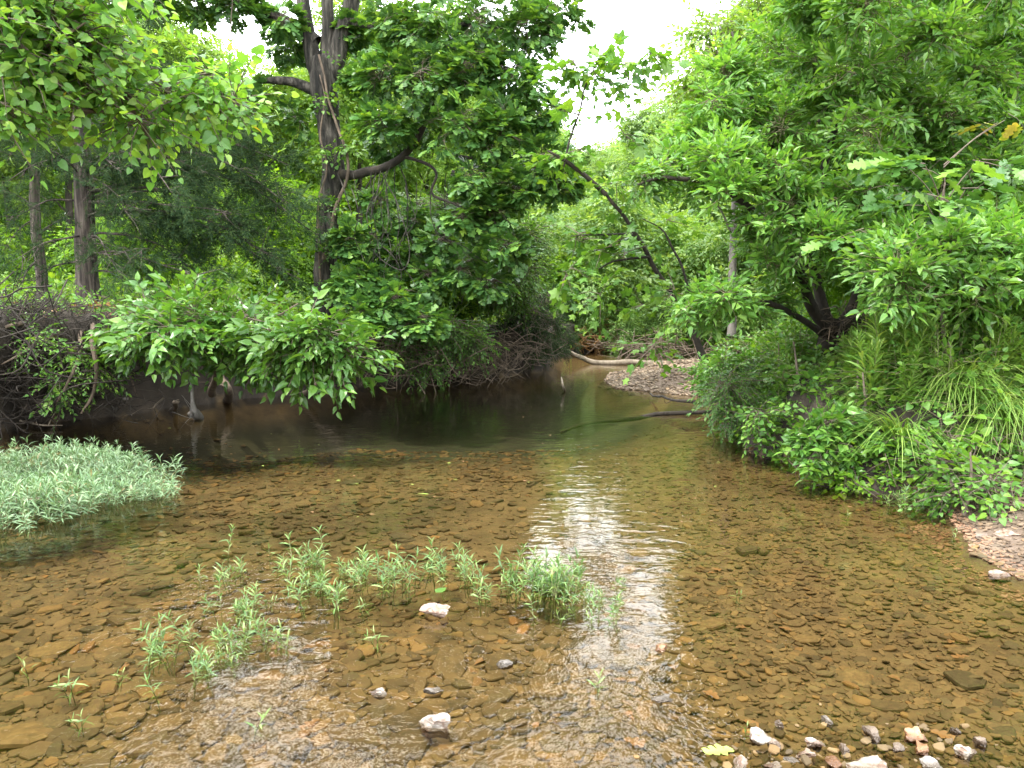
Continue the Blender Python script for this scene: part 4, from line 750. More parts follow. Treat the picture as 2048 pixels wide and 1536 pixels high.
# ------------------------------------------------------------------ elm bush over the water, redbud boughs, oak sapling
rg = np.random.default_rng(111)
bl = region(rg, [(240, 675), (320, 635), (430, 625), (530, 640), (590, 670), (560, 705), (470, 685), (390, 700), (300, 700), (240, 695)], 18, (8.8, 10), .17) + region(rg, [(560, 645), (670, 660), (725, 700), (690, 712), (620, 715), (560, 715)], 9, (8.7, 9.4), .14)
lim = [(PP((430, 745, 10.6), (360, 700, 9.8), (280, 660, 9.4), (220, 680, 9.1)), [.03, .025, .018, .006]), (PP((430, 745, 10.6), (440, 680, 9.8), (450, 630, 9.3)), [.03, .02, .008]), (PP((430, 745, 10.6), (520, 700, 9.6), (620, 680, 9.0), (720, 715, 8.7)), [.03, .025, .018, .005]), (PP((430, 745, 10.6), (500, 660, 9.8), (600, 610, 9.2)), [.025, .02, .006])]
leafy('elm_bush', 'broad-leaved bush arching over the dark pool from the left bank', 'bush', PP((425, 790, 11.2), (428, 770, 10.9), (432, 742, 10.6)), [.06, .05, .04], lim, bl, 'elm', 'elm_leaf', rg, bark='root', nb=7, ns=4, droop=.1, rb=.005, flat=.45)
rg = np.random.default_rng(121)
bl = [(P(u, v, y), r, dn) for u, v, y, r, dn in [(30, 30, 5, .3, 1), (120, 40, 5.1, .26, 1), (190, 90, 5.2, .18, .8), (60, 120, 5, .26, .9), (150, 140, 5.2, .22, .8), (240, 180, 5.3, .10, .6), (330, 185, 5.5, .08, .5), (400, 190, 5.6, .07, .5), (470, 205, 5.7, .05, .4), (430, 150, 5.6, .03, .4), (80, 190, 5.1, .10, .5), (-60, 90, 4.8, .4, .8), (-60, 190, 4.8, .2, .7), (60, -60, 5, .4, .9), (200, -50, 5.1, .25, .7), (-100, -100, 4.9, .5, .8), (280, 240, 5.3, .04, .3)]]
lim = [(PP((-330, 260, 5.6), (-100, 200, 5), (60, 110, 5), (180, 40, 5)), [.05, .03, .018, .004]), (PP((-330, 260, 5.6), (-60, 230, 5), (120, 210, 5.1), (230, 225, 5.3), (330, 220, 5.5), (430, 190, 5.6), (520, 230, 5.7)), [.05, .03, .02, .014, .011, .007, .003]), (PP((-330, 100, 5.6), (-100, 20, 5), (60, -20, 5), (180, -40, 5)), [.05, .03, .02, .005])]
leafy('redbud_tree', 'yellow-green heart-leaved boughs reaching in at the upper left corner', 'tree', [np.array([-5.9, 5.9, 1.2]), np.array([-5.7, 5.8, 2.0]), P(-330, 260, 5.6), P(-330, 100, 5.6), P(-300, -200, 5.5)], [.12, .10, .08, .06, .03], lim, bl, 'redbud', 'redbud_leaf', rg, bark='root', nb=14, ns=4, rb=.004, scale=.85)
rg = np.random.default_rng(131); SY = 6.9
t = thing('oak_sapling', 'young white oak with large lobed leaves leaning in at the right', 'sapling', P(1888, 900, SY)); b = MB()
tube(b, PP((1890, 900, SY), (1886, 700, SY), (1888, 520, SY), (1884, 430, SY), (1890, 365, SY)), [.022, .019, .015, .013, .008], 8, 5, .02); b.build('trunk', M['twig'], t)
lb, yb, tw = MB(), MB(), MB()
def tip(u, v, dy, n, dirs=(0, 0, 0), out=lb, sc=1.0):
    p = P(u, v, SY + dy); d = rg.normal(0, .8, (n, 3)) * np.array([1, 1, .35]) + np.asarray(dirs); place(out, tw, 'oakbig', np.repeat(p[None], n, 0) + rg.normal(0, .04, (n, 3)), d, rg, sc * 1.1, .3)
    tube(tw, [P(1887, min(860, v + 90), SY), (P(1887, min(860, v + 90), SY) + p) / 2 + np.array([0, 0, .03]), p], [.006, .005, .003], 5, 4)
for a in [(1890, 345, 0, 4), (1810, 330, -.1, 3, (-.6, 0, 0)), (1960, 320, .1, 3, (.5, 0, .1)), (1850, 400, -.2, 3), (1780, 440, 0, 3, (-.7, 0, -.3)), (1720, 460, -.1, 2, (-.8, 0, -.2)), (1830, 500, .1, 3, (0, 0, -.3)), (1930, 420, .2, 3), (1990, 350, .3, 2), (1760, 520, .2, 2, (-.5, 0, -.5)), (1910, 520, .3, 2), (2010, 490, .1, 2, (.5, 0, -.1)), (1870, 590, .3, 2), (1800, 370, .3, 2), (1850, 330, -.2, 3), (1930, 380, -.2, 3)]: tip(*a)
tip(1995, 245, .0, 1, (.4, -.3, .3), yb, .8); tip(2010, 240, .0, 1, (.6, -.2, -.1), yb, .8)
lb.build('crown', M['oak_leaf'], t); o = yb.build('yellow_leaves', M['yellow_leaf'], t); o['label'] = 'yellowing oak leaves at the top of the sapling'; tw.build('twigs', M['twig'], t)

# ------------------------------------------------------------------ the wood behind: trees and shrubs copied over the banks
def wood_tree(seed, H, Rr, key, mat, name, cat, nblob, nb, ns, scale, low=.2, bark='bark', tr=.012):
    rg = np.random.default_rng(seed); t = thing(name, None, cat, (0, 0, 0)); b = MB(); bend = rg.normal(0, .04 * H, 2)
    pts = [np.array([bend[0] * s * s, bend[1] * s * s, H * s * .95]) for s in (-.03, .15, .4, .7, 1)]; tube(b, pts, [H * tr * 1.3, H * tr, H * tr * .8, H * tr * .5, .01], 9, 5, .05, .08, seed)
    bl = []
    for k in range(nblob):
        s = rg.uniform(low, 1); a = rg.uniform(0, 6.28); w = Rr * math.sin(min(1, (1.06 - s) / (1 - low) * 1.1 + .1) * PI * .62) * rg.uniform(.35, 1.0); c = np.array([bend[0] * s * s + math.cos(a) * w, bend[1] * s * s + math.sin(a) * w, H * s]); bl.append((c, Rr * rg.uniform(.26, .42)))
        c0 = np.array([bend[0] * s * s, bend[1] * s * s, H * s * .82]); tube(b, [c0, (c0 + c) / 2 + np.array([0, 0, .06 * H * rg.random()]), c], [H * tr * .3, H * tr * .18, .006], 5, 4, .04)
    b.build('trunk', M[bark], t); lb, tw = MB(), MB(); crown(lb, tw, key, bl, rg, nb=nb, ns=ns, scale=scale, rb=.012, tubes=False); lb.build('crown', M[mat], t); return t
protos = {}
LBW = {'tall': ('wood_tree', 'tree'), 'thin': ('wood_tree', 'tree'), 'pale': ('wood_tree', 'tree'), 'shrub': ('shrub', 'shrub'), 'low': ('shrub', 'shrub')}
protos['tall'] = wood_tree(201, 12, 3.4, 'far', 'wood_leaf', 'wood_tree', 'tree', 26, 26, 6, 1.05, .34)
protos['thin'] = wood_tree(202, 9, 2.0, 'far', 'wood_leaf', 'wood_tree', 'tree', 18, 24, 6, .95, .35, 'dark_bark')
protos['pale'] = wood_tree(203, 11, 3.0, 'far', 'pale_leaf', 'wood_tree', 'tree', 30, 30, 6, 1.1, .05, 'grey_wood')
protos['shrub'] = wood_tree(204, 2.6, 1.3, 'small', 'shrub_leaf', 'shrub', 'shrub', 16, 16, 6, 1.5, .1, 'twig', .008)
protos['cshrub'] = wood_tree(206, 2.6, 1.3, 'small', 'pale_leaf', 'shrub', 'shrub', 16, 15, 6, 1.6, .1, 'twig', .010)
protos['low'] = wood_tree(205, 1.3, .9, 'heart', 'shrub_leaf', 'shrub', 'shrub', 12, 12, 5, 1.3, .1, 'twig', .008)
used = set()
def put(kind, x, y, label, group, sc=1.0, rz=None, z=None, sq=1.0):
    rz = prng.uniform(0, 6.28) if rz is None else rz; z = gz(x, y) - .05 if z is None else z; scl = (sc * sq, sc * sq, sc)
    if kind in used: return dup(protos[kind], (x, y, z), rz, scl, label, group)
    used.add(kind); o = protos[kind]; o.location = (x, y, z); o.rotation_euler = (0, 0, rz); o.scale = scl; o['label'] = label; o['group'] = group; return o
prng = np.random.default_rng(211)
G = {'L': ('leafy tree of the bright wood behind the left bank', 'trees of the wood behind the left bank'), 'C': ('pale green tree of the wood beyond the far bend', 'trees of the wood beyond the far bend'), 'R': ('leafy tree of the wood behind the right bank', 'trees of the wood behind the right bank'),
     'LS': ('sunlit yellow-green shrub under the trees behind the left bank', 'shrubs behind the left bank'), 'CS': ('bright shrub on the bank beyond the gravel bar', 'shrubs on the far bank'), 'RS': ('green shrub in the thicket behind the crooked tree', 'shrubs of the thicket on the right bank')}
for u, y, k, s in [(-120, 20, 'tall', 1), (40, 23, 'thin', 1), (150, 19, 'thin', .9), (260, 24, 'tall', 1), (360, 20, 'thin', .85), (430, 27, 'tall', .7), (540, 22, 'thin', .75), (620, 30, 'tall', .75), (720, 23, 'thin', 1), (760, 30, 'tall', 1.0), (850, 24, 'thin', .8), (930, 30, 'tall', .9), (-300, 26, 'tall', 1.1), (80, 34, 'tall', 1.2), (330, 36, 'tall', 1.05), (520, 40, 'tall', .95), (-220, 16, 'tall', .9), (1010, 34, 'thin', .9), (700, 44, 'tall', 1.2), (880, 45, 'tall', 1.2), (190, 46, 'tall', 1.3), (-60, 44, 'tall', 1.3)]:
    put(k, (u - 1024) / F * y, y, *G['L'], sc=s * prng.uniform(.9, 1.1))
for u, y, k, s in [(1060, 42, 'pale', .9), (1130, 36, 'pale', .62), (1220, 40, 'pale', .72), (1300, 36, 'pale', .78), (1390, 34, 'pale', .9), (1180, 50, 'pale', .9), (1280, 52, 'pale', .95), (1420, 46, 'pale', 1.2), (1100, 56, 'pale', 1.1), (1500, 38, 'pale', 1.0), (1560, 46, 'pale', 1.2), (1350, 62, 'pale', 1.2), (1240, 66, 'pale', 1.2)]:
    put(k, (u - 1024) / F * y, y, *G['C'], sc=s * prng.uniform(.95, 1.05))
for u, y, k, s in [(1600, 24, 'thin', 1), (1720, 20, 'tall', .9), (1860, 18, 'thin', 1), (1960, 17, 'tall', .9), (2080, 15, 'thin', 1), (2200, 14, 'tall', 1), (1800, 28, 'tall', 1.2), (1980, 30, 'tall', 1.2), (1660, 34, 'tall', 1.2), (2150, 26, 'tall', 1.2), (2350, 20, 'tall', 1.1)]:
    put(k, (u - 1024) / F * y, y, *G['R'], sc=s * prng.uniform(.95, 1.05))
for k in range(30):
    u, y = prng.uniform(-250, 1000), prng.uniform(26, 48); put('shrub', (u - 1024) / F * y, y, *G['LS'], sc=prng.uniform(1.5, 2.6))
for k in range(44):
    u, y = prng.uniform(-150, 900), prng.uniform(14.6, 26); put('shrub' if prng.random() < .55 else 'low', (u - 1024) / F * y, y, *G['LS'], sc=prng.uniform(.7, 1.25))
for k in range(34):
    u, y = prng.uniform(960, 1500), prng.uniform(24.5, 36); put('cshrub' if prng.random() < .75 else 'low', (u - 1024) / F * y, y, *G['CS'], sc=prng.uniform(.9, 1.6))
for k in range(12):
    u, y = prng.uniform(1080, 1420), prng.uniform(23.6, 26); put('cshrub', (u - 1024) / F * y, y, *G['CS'], sc=prng.uniform(.45, .75))
for k in range(20):
    u, y = prng.uniform(1700, 2150), prng.uniform(9.5, 15); put('shrub' if prng.random() < .5 else 'low', (u - 1024) / F * y, y, *G['RS'], sc=prng.uniform(.7, 1.2))
for k in ('tall', 'thin', 'pale'): pass
# ground cover
def cover(name, key, mat, qq, rg, scale, zoff=(.05, .35), upd=.8, sc2=None):
    z = gzs(qq); n = len(qq); d = rg.normal(0, 1, (n, 3)); d[:, 2] = rg.uniform(.1, upd, n); lb, st = MB(), MB(); place(lb, st, key, np.c_[qq, z + rg.uniform(*zoff, n)], d, rg, scale, .4)
    o = lb.build(name, mat); tag(o, kind='stuff'); s_ = st.build('stems', M['stem'], o); return o
def land_spots(rng, n, urange, yrange, dlo, dhi, cond=None):
    out = []; t = 0; it = 0
    while t < n and it < 200:
        it += 1; y = rng.uniform(*yrange, 5000); u = rng.uniform(*urange, 5000); qq = np.c_[(u - 1024) / F * y, y]; d, _, par = shore(qq); ok = (d > dlo) & (d < dhi) & ((par[:, 3] < .4) | ((qq[:, 1] > 6.4) & (qq[:, 0] > 3.2) & (qq[:, 1] < 10)))
        if cond is not None: ok &= cond(qq)
        out.append(qq[ok]); t += ok.sum()
    return np.concatenate(out)[:n]
rg = np.random.default_rng(221)
cover('ground_cover', 'heart', M['shrub_leaf'], land_spots(rg, 5200, (-200, 1000), (12.5, 28), 1.2, 30), rg, 1.2)
cover('ground_cover', 'small', M['shrub_leaf'], land_spots(rg, 3600, (950, 1600), (24, 38), .3, 30), rg, 1.9, (.05, .5))
cover('ground_cover', 'heart', M['vine_leaf'], land_spots(rg, 3600, (1400, 2300), (4.2, 12), .25, 8, lambda q: (q[:, 0] > 2) & ~((q[:, 1] < 9.1) & (q[:, 0] / q[:, 1] > .365) & (q[:, 0] / q[:, 1] < .455))), rg, .85, (.02, .3))
cover('ground_cover', 'creeper', M['vine_leaf'], land_spots(rg, 900, (1450, 2200), (4.8, 10), -.02, .9, lambda q: q[:, 0] > 2), rg, 1.0, (-.05, .15))

# ------------------------------------------------------------------ right bank plants
rg = np.random.default_rng(231)
def blade_tuft(name, n, L, w, mat, seed, spread=.5, curl=1.0):
    rg = np.random.default_rng(seed); mb = MB()
    for _ in range(n):
        a = rg.uniform(0, 6.28); l = L * rg.uniform(.5, 1.1); out = rg.uniform(.15, spread); c = curl * rg.uniform(.5, 1.3); base = rg.normal(0, .04, 3) * np.array([1, 1, 0]); V = []
        side = np.array([-math.sin(a), math.cos(a), 0]); ts = np.linspace(0, 1, 6)
        for t_ in ts:
            r_ = out * l * t_ + .35 * c * l * t_ ** 2.2; z = l * (t_ * .95 - .55 * c * t_ ** 2.4); p = base + np.array([math.cos(a) * r_, math.sin(a) * r_, z]); ww = w * (1 - t_ ** 1.6) * .5 + .0006
            V += [p - side * ww, p + side * ww]
        k = np.arange(5) * 2; mb.add(V, np.stack([k, k + 1, k + 3, k + 2], 1).ravel(), [4] * 5)
    o = mb.build(name, mat); return o
def herb(name, label, seed, H, key_leaf, size, nl, mat, ns=1, up=.5, group=None, whorl=False):
    rg = np.random.default_rng(seed); t = thing(name, label, 'plant', (0, 0, 0), group); sb, lb = MB(), MB(); lv = []
    for s in range(ns):
        a = rg.uniform(0, 6.28); ln = rg.uniform(.02, .25) * (ns > 1); h = H * rg.uniform(.75, 1.1); b0 = rg.normal(0, .03 * ns ** .5, 3) * np.array([1, 1, 0])
        pos = lambda q_: b0 + np.array([math.cos(a) * ln * h * q_ ** 1.5, math.sin(a) * ln * h * q_ ** 1.5, h * q_]); tube(sb, [pos(-.15), pos(.3), pos(.7), pos(1)], [.0045, .004, .003, .0015], 5, 2)
        for i in range(nl):
            q_ = .15 + .85 * i / (nl - 1); b = i * 2.4 + rg.normal(0, .3); e = up + .9 * (q_ > .85) + rg.normal(0, .2); d = np.array([math.cos(b), math.sin(b), e]); sz = size * (1 - .55 * max(0, q_ - .5) * 1.6) * rg.uniform(.75, 1.15) * (.6 + .4 * min(1, q_ * 3))
            lv.append(xf(key_leaf, frame(d[None], np.array([0, 0, 1.0]) + rg.normal(0, .2, 3))[0] * sz, pos(q_)))
    lb.add(*join(lv)); sb.build('stem', M['stem'], t); lb.build('leaves', mat, t); return t
def where(u, v, Y): p = P(u, v, Y); return p
def bank_pt(u, Y): x = (u - 1024) / F * Y; return np.array([x, Y, gz(x, Y) - .02])
LAN, OVA = leaf_lance(.15, .3), leaf_ovate(.4, .3, .1)
gold = herb('tall_herb', 'tall narrow-leaved herb standing highest on the right bank', 301, .72, leaf_lance(.15, .2), .23, 50, M['grass_leaf'], 4, .7)
gold.location = bank_pt(1780, 6.95)
k = 0
TH = [(1735, 7.2, .8, 'narrow-leaved herb just left of the tallest herb'), (1835, 6.9, .8, 'narrow-leaved herb just right of the tallest herb'), (1960, 7.0, .75, 'tall narrow-leaved herb at the right edge of the bank'), (2035, 6.9, .7, 'narrow-leaved herb at the extreme right edge'), (1690, 8.0, .6, 'short narrow-leaved herb beside the crooked trunk')]
for u, y, s, lb_ in TH: dup(gold, bank_pt(u, y), rg.uniform(0, 6), s, lb_)
broad = herb('leafy_herb', 'broad-leaved herb on the right bank slope', 302, .55, OVA, .13, 18, M['vine_leaf'], 5, .35, 'broad-leaved herbs on the right bank')
fine = herb('leafy_herb', 'fine narrow-leaved herb on the right bank slope', 303, .6, LAN, .12, 26, M['grass_leaf'], 6, .5, 'fine herbs on the right bank')
firstb = [True, True]
for k in range(110):
    while True:
        y = rg.uniform(4.9, 9.4); x = rg.uniform(1560, 2120); p = bank_pt(x, y); d, _, pr = shore(p[None, :2])
        if d[0] > .3 and p[0] > 2.3 and p[2] > .25 and not (1590 < x < 1725 and y < 9.0): break
    j = k % 2; o = (broad, fine)[j]
    if firstb[j]: o.location = p; firstb[j] = False
    else: dup(o, p, rg.uniform(0, 6), rg.uniform(.6, 1.25))
tuft = blade_tuft('grass_tuft', 240, .85, .012, M['grass_leaf'], 311, .55, 1.7); tuft.location = bank_pt(1955, 6.5); tag(tuft, 'big fountain of long arching grass at the right edge', 'grass tuft')
for u, y, s, lb_ in [(2045, 6.4, 1.1, 'long arching grass tuft cut by the right edge'), (1890, 6.6, .85, 'arching grass tuft left of the big fountain of grass'), (1850, 7.2, .7, 'grass tuft between the tall herbs'), (1700, 8.2, .7, 'sword-leaved tuft right of the crooked trunk'), (2010, 7.2, .9, 'grass tuft high on the bank at the right'), (1930, 7.2, .8, 'grass tuft behind the tall herbs'), (1740, 6.9, .45, 'small grass tuft hanging over the bank edge')]:
    o = tuft.copy(); C.objects.link(o); o.location = bank_pt(u, y); o.rotation_euler = (0, 0, rg.uniform(0, 6)); o.scale = (s, s, s); o['label'] = lb_
for k in range(22):
    u, y = rg.uniform(1700, 2080), rg.uniform(6.35, 7.6); p = bank_pt(u, y)
    if p[2] > .4: dup(gold, p, rg.uniform(0, 6), rg.uniform(.55, .95), 'narrow-leaved herb in the stand along the right bank top', 'narrow-leaved herbs of the right bank stand')
for k in range(16):
    u, y = rg.uniform(1760, 2090), rg.uniform(6.3, 7.4); o = tuft.copy(); C.objects.link(o); o.location = bank_pt(u, y); o.rotation_euler = (0, 0, rg.uniform(0, 6)); s = rg.uniform(.55, .95); o.scale = (s, s, s * rg.uniform(.8, 1.2)); o['label'] = 'grass tuft among the weeds of the right bank lip'; o['group'] = 'grass tufts of the right bank lip'
# shrubs that hide the bank by the crooked tree
def bank_shrub(label, poly, n, Yr, r, key, mat, nb, sc, base, cat='shrub', name='bank_shrub', ns=5):
    bl = region(rg, poly, n, Yr, r); return leafy(name, label, cat, [base, base + np.array([.02, 0, .2]), base + np.array([.0, 0, .5])], [.02, .015, .006], [], bl, key, M and mat, rg, bark='twig', nb=nb, ns=ns, scale=sc, rb=.004)
bank_shrub('dark fine-leaved shrub spilling from the bank left of the crooked trunk', [(1450, 760), (1560, 735), (1640, 760), (1640, 860), (1570, 900), (1480, 860), (1440, 800)], 16, (8.4, 9.8), .24, 'small', 'dark_leaf', 16, .75, bank_pt(1560, 9.2))
bank_shrub('low leafy shrub drooping to the water under the dark shrub', [(1510, 830), (1620, 850), (1660, 930), (1600, 930), (1530, 890)], 8, (7.6, 8.4), .16, 'heart', 'vine_leaf', 9, .75, bank_pt(1590, 8.2))
bank_shrub('bright green shrub left of the gravel bar end and crooked tree', [(1400, 740), (1470, 700), (1500, 750), (1440, 775), (1410, 770)], 6, (9, 10.5), .08, 'box', 'box_leaf', 6, .8, bank_pt(1470, 11))
bank_shrub('five-leaved creeper covering the right bank face', [(1640, 830), (1760, 840), (1790, 930), (1740, 960), (1650, 940), (1600, 880)], 14, (6.5, 7.2), .17, 'creeper', 'elm_leaf', 16, 1.15, bank_pt(1720, 7.0), 'creeper', 'creeper', 4)
bank_shrub('mixed creeper hanging over the bare earth at the right edge', [(1790, 860), (1900, 850), (2060, 860), (2060, 960), (1900, 960), (1800, 940)], 13, (6.05, 6.35), .14, 'creeper', 'vine_leaf', 11, 1.1, bank_pt(1900, 6.6), 'creeper', 'creeper', 4)
bank_shrub('yellow-green vine at the creeper foot above the water', [(1690, 930), (1770, 930), (1760, 975), (1700, 965)], 4, (6.2, 6.6), .10, 'heart', 'shrub_leaf', 8, .7, bank_pt(1730, 6.7), 'vine', 'creeper', 4)
bank_shrub('heart-leaved vine trailing over the gravel at the right', [(1870, 920), (1930, 930), (2040, 985), (1900, 990), (1860, 950)], 6, (5.5, 6.0), .10, 'heart', 'vine_leaf', 7, .8, bank_pt(1950, 5.6), 'vine', 'creeper', 4)
bank_shrub('shaded leafy shrub behind the tall herbs at the right', [(1820, 600), (2060, 580), (2060, 680), (1860, 690)], 8, (7.5, 8.5), .3, 'box', 'box_leaf', 14, .9, bank_pt(1950, 8.2))
twig_heap('exposed_roots', 'dry rootlets hanging below the right bank edge', 'roots', [(P(u, v, y), (.16, .08, .08)) for u, v, y in [(1770, 900, 6.8), (1820, 930, 6.3), (1830, 900, 6.5), (1870, 930, 6.2), (1650, 940, 7.1), (1720, 950, 6.8), (1900, 900, 6.1), (1960, 910, 6.1), (2020, 900, 6.1), (1560, 910, 7.9), (1500, 880, 8.8)]], 260, (.0015, .006), (.1, .45), 'root', rg, .4, .8)

# ------------------------------------------------------------------ water willow: dense island patch and single sprigs
rg = np.random.default_rng(241)
def sprig_tpl(seed, H, nl, size, leaf, ns=1):
    rg = np.random.default_rng(seed); lv = []; sb = MB()
    for s in range(ns):
        a = rg.uniform(0, 6.28); ln = rg.uniform(.0, .35); h = H * rg.uniform(.7, 1.1); b0 = rg.normal(0, .02 * (ns > 1), 3) * np.array([1, 1, 0])
        pos = lambda q_: b0 + np.array([math.cos(a) * ln * h * q_ ** 1.5, math.sin(a) * ln * h * q_ ** 1.5, h * q_]); tube(sb, [pos(-.45), pos(.3), pos(.7), pos(1)], [.003, .0028, .002, .0012], 4, 2)
        for i in range(nl):
            q_ = .06 + .94 * (i // 2) / (nl // 2 - 1 + 1e-6) if nl > 3 else .6; b = (i % 2) * PI + (i // 2) * 1.5 + rg.normal(0, .3); e = (.35 + 1.3 * (q_ > .8) + rg.normal(0, .25)); d = np.array([math.cos(b), math.sin(b), e]); sz = size * rg.uniform(.7, 1.15) * (.65 + .35 * min(1, q_ * 2)) * (1 - .25 * (q_ > .9))
            lv.append(xf(leaf(rg), frame(d[None], np.array([0, 0, 1.0]) + rg.normal(0, .25, 3))[0] * sz, pos(min(1, q_))))
    return join(lv), sb
lw = lambda r: leaf_lance(r.uniform(.11, .17), r.uniform(.1, .55))
mats = {}; 
IS = [(u, v) for u, v in [(-140, 925), (0, 925), (110, 915), (240, 920), (320, 940), (372, 970), (365, 998), (320, 1008), (240, 1020), (130, 1040), (0, 1052), (-140, 1060)]]
ipoly = np.array([E(u, v) for u, v in IS]); lo, hi = ipoly.min(0), ipoly.max(0)
tp = [sprig_tpl(400 + k, .24, 18, .10, lw) for k in range(8)]; lb, st = MB(), MB()
qq = rg.uniform(lo - .3, hi + .3, (12000, 2)); qq = qq[inside(qq + np.stack([vnoise(np.c_[qq, 0 * qq[:, 0]], 2.7), vnoise(np.c_[qq, 0 * qq[:, 0] + 3], 2.7)], 1) * .24 + rg.normal(0, .05, qq.shape) + np.array([.16, 0]), ipoly)]
qq = qq[vnoise(np.c_[qq, np.zeros(len(qq))], 2.2) > -.8][:1500]; ch = rg.integers(0, 8, len(qq)); a = rg.uniform(0, 6.28, len(qq)); s = rg.uniform(.5, 1.12, len(qq)) * (.86 + .5 * vnoise(np.c_[qq, np.ones(len(qq))], 1.4))
Mz = frame(np.stack([rg.normal(0, .3, len(qq)), rg.normal(-.05, .3, len(qq)), np.ones(len(qq))], 1), np.stack([np.cos(a), np.sin(a), 0 * a], 1))[:, :, [0, 2, 1]] * s[:, None, None]; T = np.c_[qq, np.maximum(gzs(qq), -.03) + .0]
for k in range(8):
    m = ch == k; lb.inst(tp[k][0], Mz[m], T[m]); v, l, n = tp[k][1].v[0], tp[k][1].l[0], tp[k][1].n[0]; st.inst((v, l, n), Mz[m], T[m])
o = lb.build('water_willow_patch', M['willow_leaf'], None, T.mean(0)); tag(o, 'dense silvery-green island of water willow at the left', 'plant patch', kind='stuff'); st.build('stems', M['stem'], o, T.mean(0))
pr = []
for k in range(6):
    lv, sb = sprig_tpl(430 + k, (.21, .17, .19, .14)[k] if k < 4 else .13, ((18, 14, 16, 12)[k] if k < 4 else 8), .078, lw, 1 + (k % 2 == 1)); lm = MB(); lm.add(*lv); pr.append((sb.mesh('stem', M['stem']), lm.mesh('leaves', M['sprig_leaf'])))
def sprig(u, v, k, sc, label, group=None, q=None):
    p = P0(u, v) if q is None else np.array([q[0], q[1], 0]); t = thing('water_willow_sprig', label, 'sprig', (p[0], p[1], max(-.05, min(.01, gz(p[0], p[1])))), group); t.rotation_euler = (rg.normal(0, .16), rg.normal(0, .16), rg.uniform(0, 6.28)); t.scale = (sc * .82,) * 3
    for nm, me in (('stem', pr[k][0]), ('leaves', pr[k][1])):
        o = bpy.data.objects.new(nm, me); C.objects.link(o); o.parent = t
def clump(pts, n, lab, grp, sc=(.5, 1.2), ks=(0, 1, 2, 3), spread=(.10, .10)):
    for i in range(n):
        a = rg.integers(len(pts)); c = P0(*pts[a]); q = c[:2] + rg.normal(0, 1, 2) * spread; sprig(0, 0, int(rg.choice(ks)), rg.uniform(*sc), lab, grp, q)
clump([(560, 1150), (600, 1165), (640, 1140), (585, 1130), (650, 1175), (650, 1205)], 40, 'water willow sprig in the leafy clump left of the pinkish stone', 'sprigs of the clump left of the pinkish stone', spread=(.09, .09))
clump([(690, 1150), (730, 1160), (760, 1150), (800, 1150), (840, 1150), (880, 1140), (890, 1110)], 42, 'water willow sprig in the row behind the pinkish stone', 'sprigs of the row behind the pinkish stone', spread=(.09, .08))
clump([(1025, 1170), (1050, 1165), (1080, 1175), (1095, 1185), (1120, 1180), (1140, 1165)], 46, 'water willow sprig in the thickest bunch, in mid stream', 'sprigs of the thickest bunch', (.9, 1.3), spread=(.055, .07))
clump([(1150, 1200), (1185, 1195), (1230, 1200), (1210, 1235), (1165, 1230)], 16, 'water willow sprig at the right end of the thickest bunch', 'sprigs right of the thickest bunch', spread=(.05, .06))
clump([(470, 1200), (490, 1230), (505, 1260), (480, 1280), (450, 1150), (400, 1250), (440, 1300), (500, 1300), (520, 1215)], 46, 'water willow sprig in the left arm of the stand, by the rippled glint', 'sprigs of the left arm of the stand', (.45, 1.05), spread=(.07, .08))
clump([(320, 1300), (340, 1285), (310, 1330), (395, 1330), (410, 1345), (350, 1310)], 16, 'water willow sprig in the thin group at the lower end of the left arm', 'sprigs at the lower end of the left arm', (.7, 1.0), spread=(.05, .05))
clump([(945, 1170), (955, 1185), (935, 1160)], 8, 'water willow sprig in the small tuft between the row and the thickest bunch', 'sprigs of the small tuft', (.8, 1.1), spread=(.035, .05))
clump([(1800, 1000), (1780, 1010), (1830, 1020), (1810, 985), (1850, 1005)], 14, 'pale grassy sprig in the water at the right bank foot', 'sprigs at the right bank foot', (.8, 1.2), spread=(.08, .06))
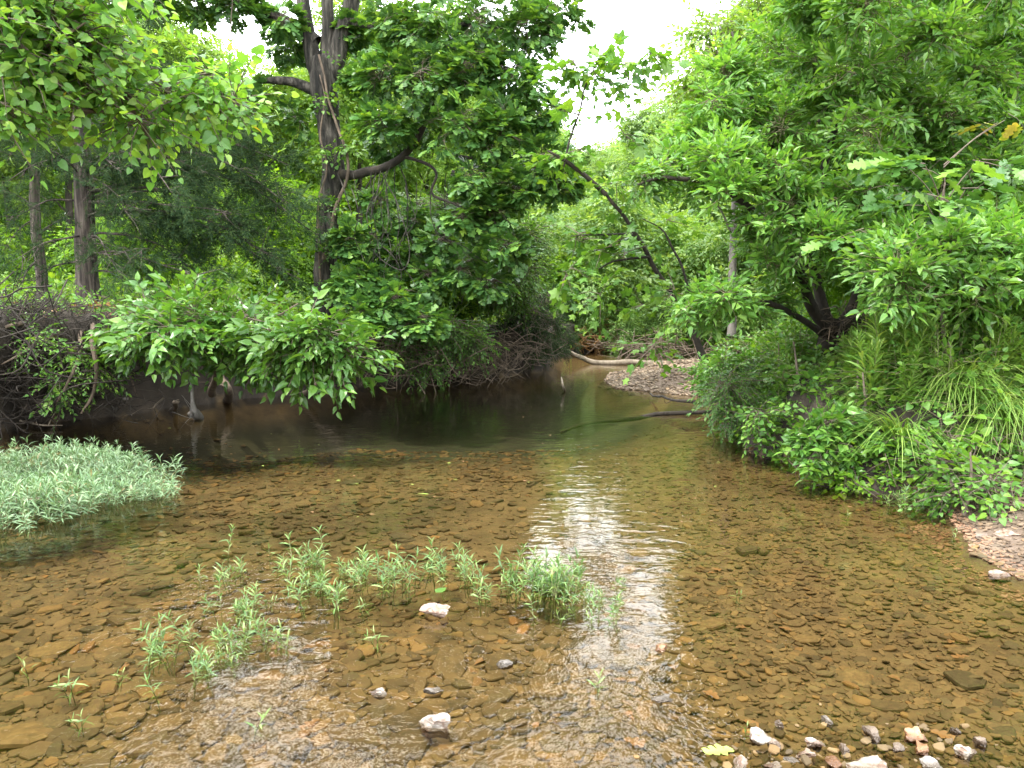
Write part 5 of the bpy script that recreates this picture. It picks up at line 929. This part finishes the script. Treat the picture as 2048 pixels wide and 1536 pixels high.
for u, v, k, sc, lab in [(508, 1447, 4, 1.1, 'lone yellow-green sprig nearest the camera, in front of the stand'), (160, 1440, 5, .8, 'tiny lone sprig at the lower left, on the brown slabs'), (55, 1335, 4, 1.0, 'lone sprig at the far left edge'), (140, 1375, 5, 1.1, 'lone sprig growing from a rusty slab at the left'), (315, 1382, 2, .9, 'tall single sprig standing below the left arm'), (238, 1350, 5, .7, 'tiny sprig right of the rusty slab sprig'),
    (570, 1295, 1, .8, 'single sprig at the right of the left arm'), (755, 1280, 5, 1.0, 'single sprig with a brown foot below the row'), (730, 1215, 5, .9, 'little sprig left of the pinkish stone'), (1195, 1370, 4, 1.1, 'lone thin sprig in the rippled sky reflection'), (1068, 1235, 0, .75, 'short sprig in front of the thickest bunch'), (1125, 1240, 4, 1.0, 'small sprig below the right side of the thickest bunch'), (1490, 1455, 4, .7, 'thin dark sprig behind the fallen oak leaf'), (1235, 1250, 0, .9, 'tall sprig standing before the bright sky reflection'), (1695, 1030, 4, .9, 'lone pale sprig in the shallows at the right'), (1905, 1075, 5, .9, 'tiny sprig at the wet gravel edge'), (455, 1110, 0, 1.1, 'leaning sprig at the top of the left arm'), (540, 1110, 4, 1.1, 'single sprig behind the left clump'), (1475, 1190, 5, .7, 'tiny sprig alone in the open shallows')]:
    sprig(u, v, k, sc, lab)

# ------------------------------------------------------------------ fallen leaves
def flat_leaf(label, u, v, size, mat, rz, tpl, z=.012, cat='leaf', name='fallen_leaf'):
    b = MB(); b.add(*tpl); o = b.build(name, M[mat]); p = P0(u, v, z); o.location = p; o.rotation_euler = (.05, .08, rz); o.scale = (size,) * 3; return tag(o, label, cat)
flat_leaf('yellow-green lobed oak leaf lying at the near water edge', 1470, 1500, .115, 'fallen_leaf', 1.75, leaf_oak(4, .75, .03), .016)
flat_leaf('pale leaf floating in mid creek', 858, 988, .10, 'fallen_leaf', 1.5, leaf_ovate(.35, .05, .02), .004)
flat_leaf('green lily-like leaf floating behind the pinkish stone', 872, 1185, .09, 'vine_leaf', -.6, leaf_ovate(.6, .05, .02), .004)
flat_leaf('small yellow leaf floating under the elm bush', 342, 856, .06, 'fallen_leaf', 1.2, leaf_ovate(.5, .05, .02), .004)
for k in range(44):
    u, v = rg.uniform(80, 2000), 820 + 640 * rg.random() ** .8; p = P0(u, v); d = shore(p[None, :2])[0]
    if d[0] < -.15:
        z_ = gz(p[0], p[1]) + .022; o = flat_leaf('sunken rusty leaf lying on the stones of the creek bed', u, v, rg.uniform(.05, .09), 'dead_leaf', rg.uniform(0, 6), (leaf_ovate(.5, .1, .06), leaf_oak(3, .7, .1))[k % 2], z_, name='sunken_leaf'); o.location = (p[0], p[1], min(z_, -.008)); o['group'] = 'sunken rusty leaves'
for k in range(46):
    u, v = rg.uniform(450, 1750), rg.uniform(800, 1050); d = shore(P0(u, v)[None, :2])[0]
    if d[0] < -.1:
        o = flat_leaf('tiny fleck of leaf floating on the pool', u, v, rg.uniform(.02, .045), ('fallen_leaf', 'dead_leaf')[k % 2], rg.uniform(0, 6), leaf_ovate(.5, .05, .02), .004, name='floating_leaf'); o['group'] = 'flecks floating on the pool'
for k in ('tall', 'thin', 'pale', 'shrub', 'low'):
    if k not in used: raise RuntimeError(k)
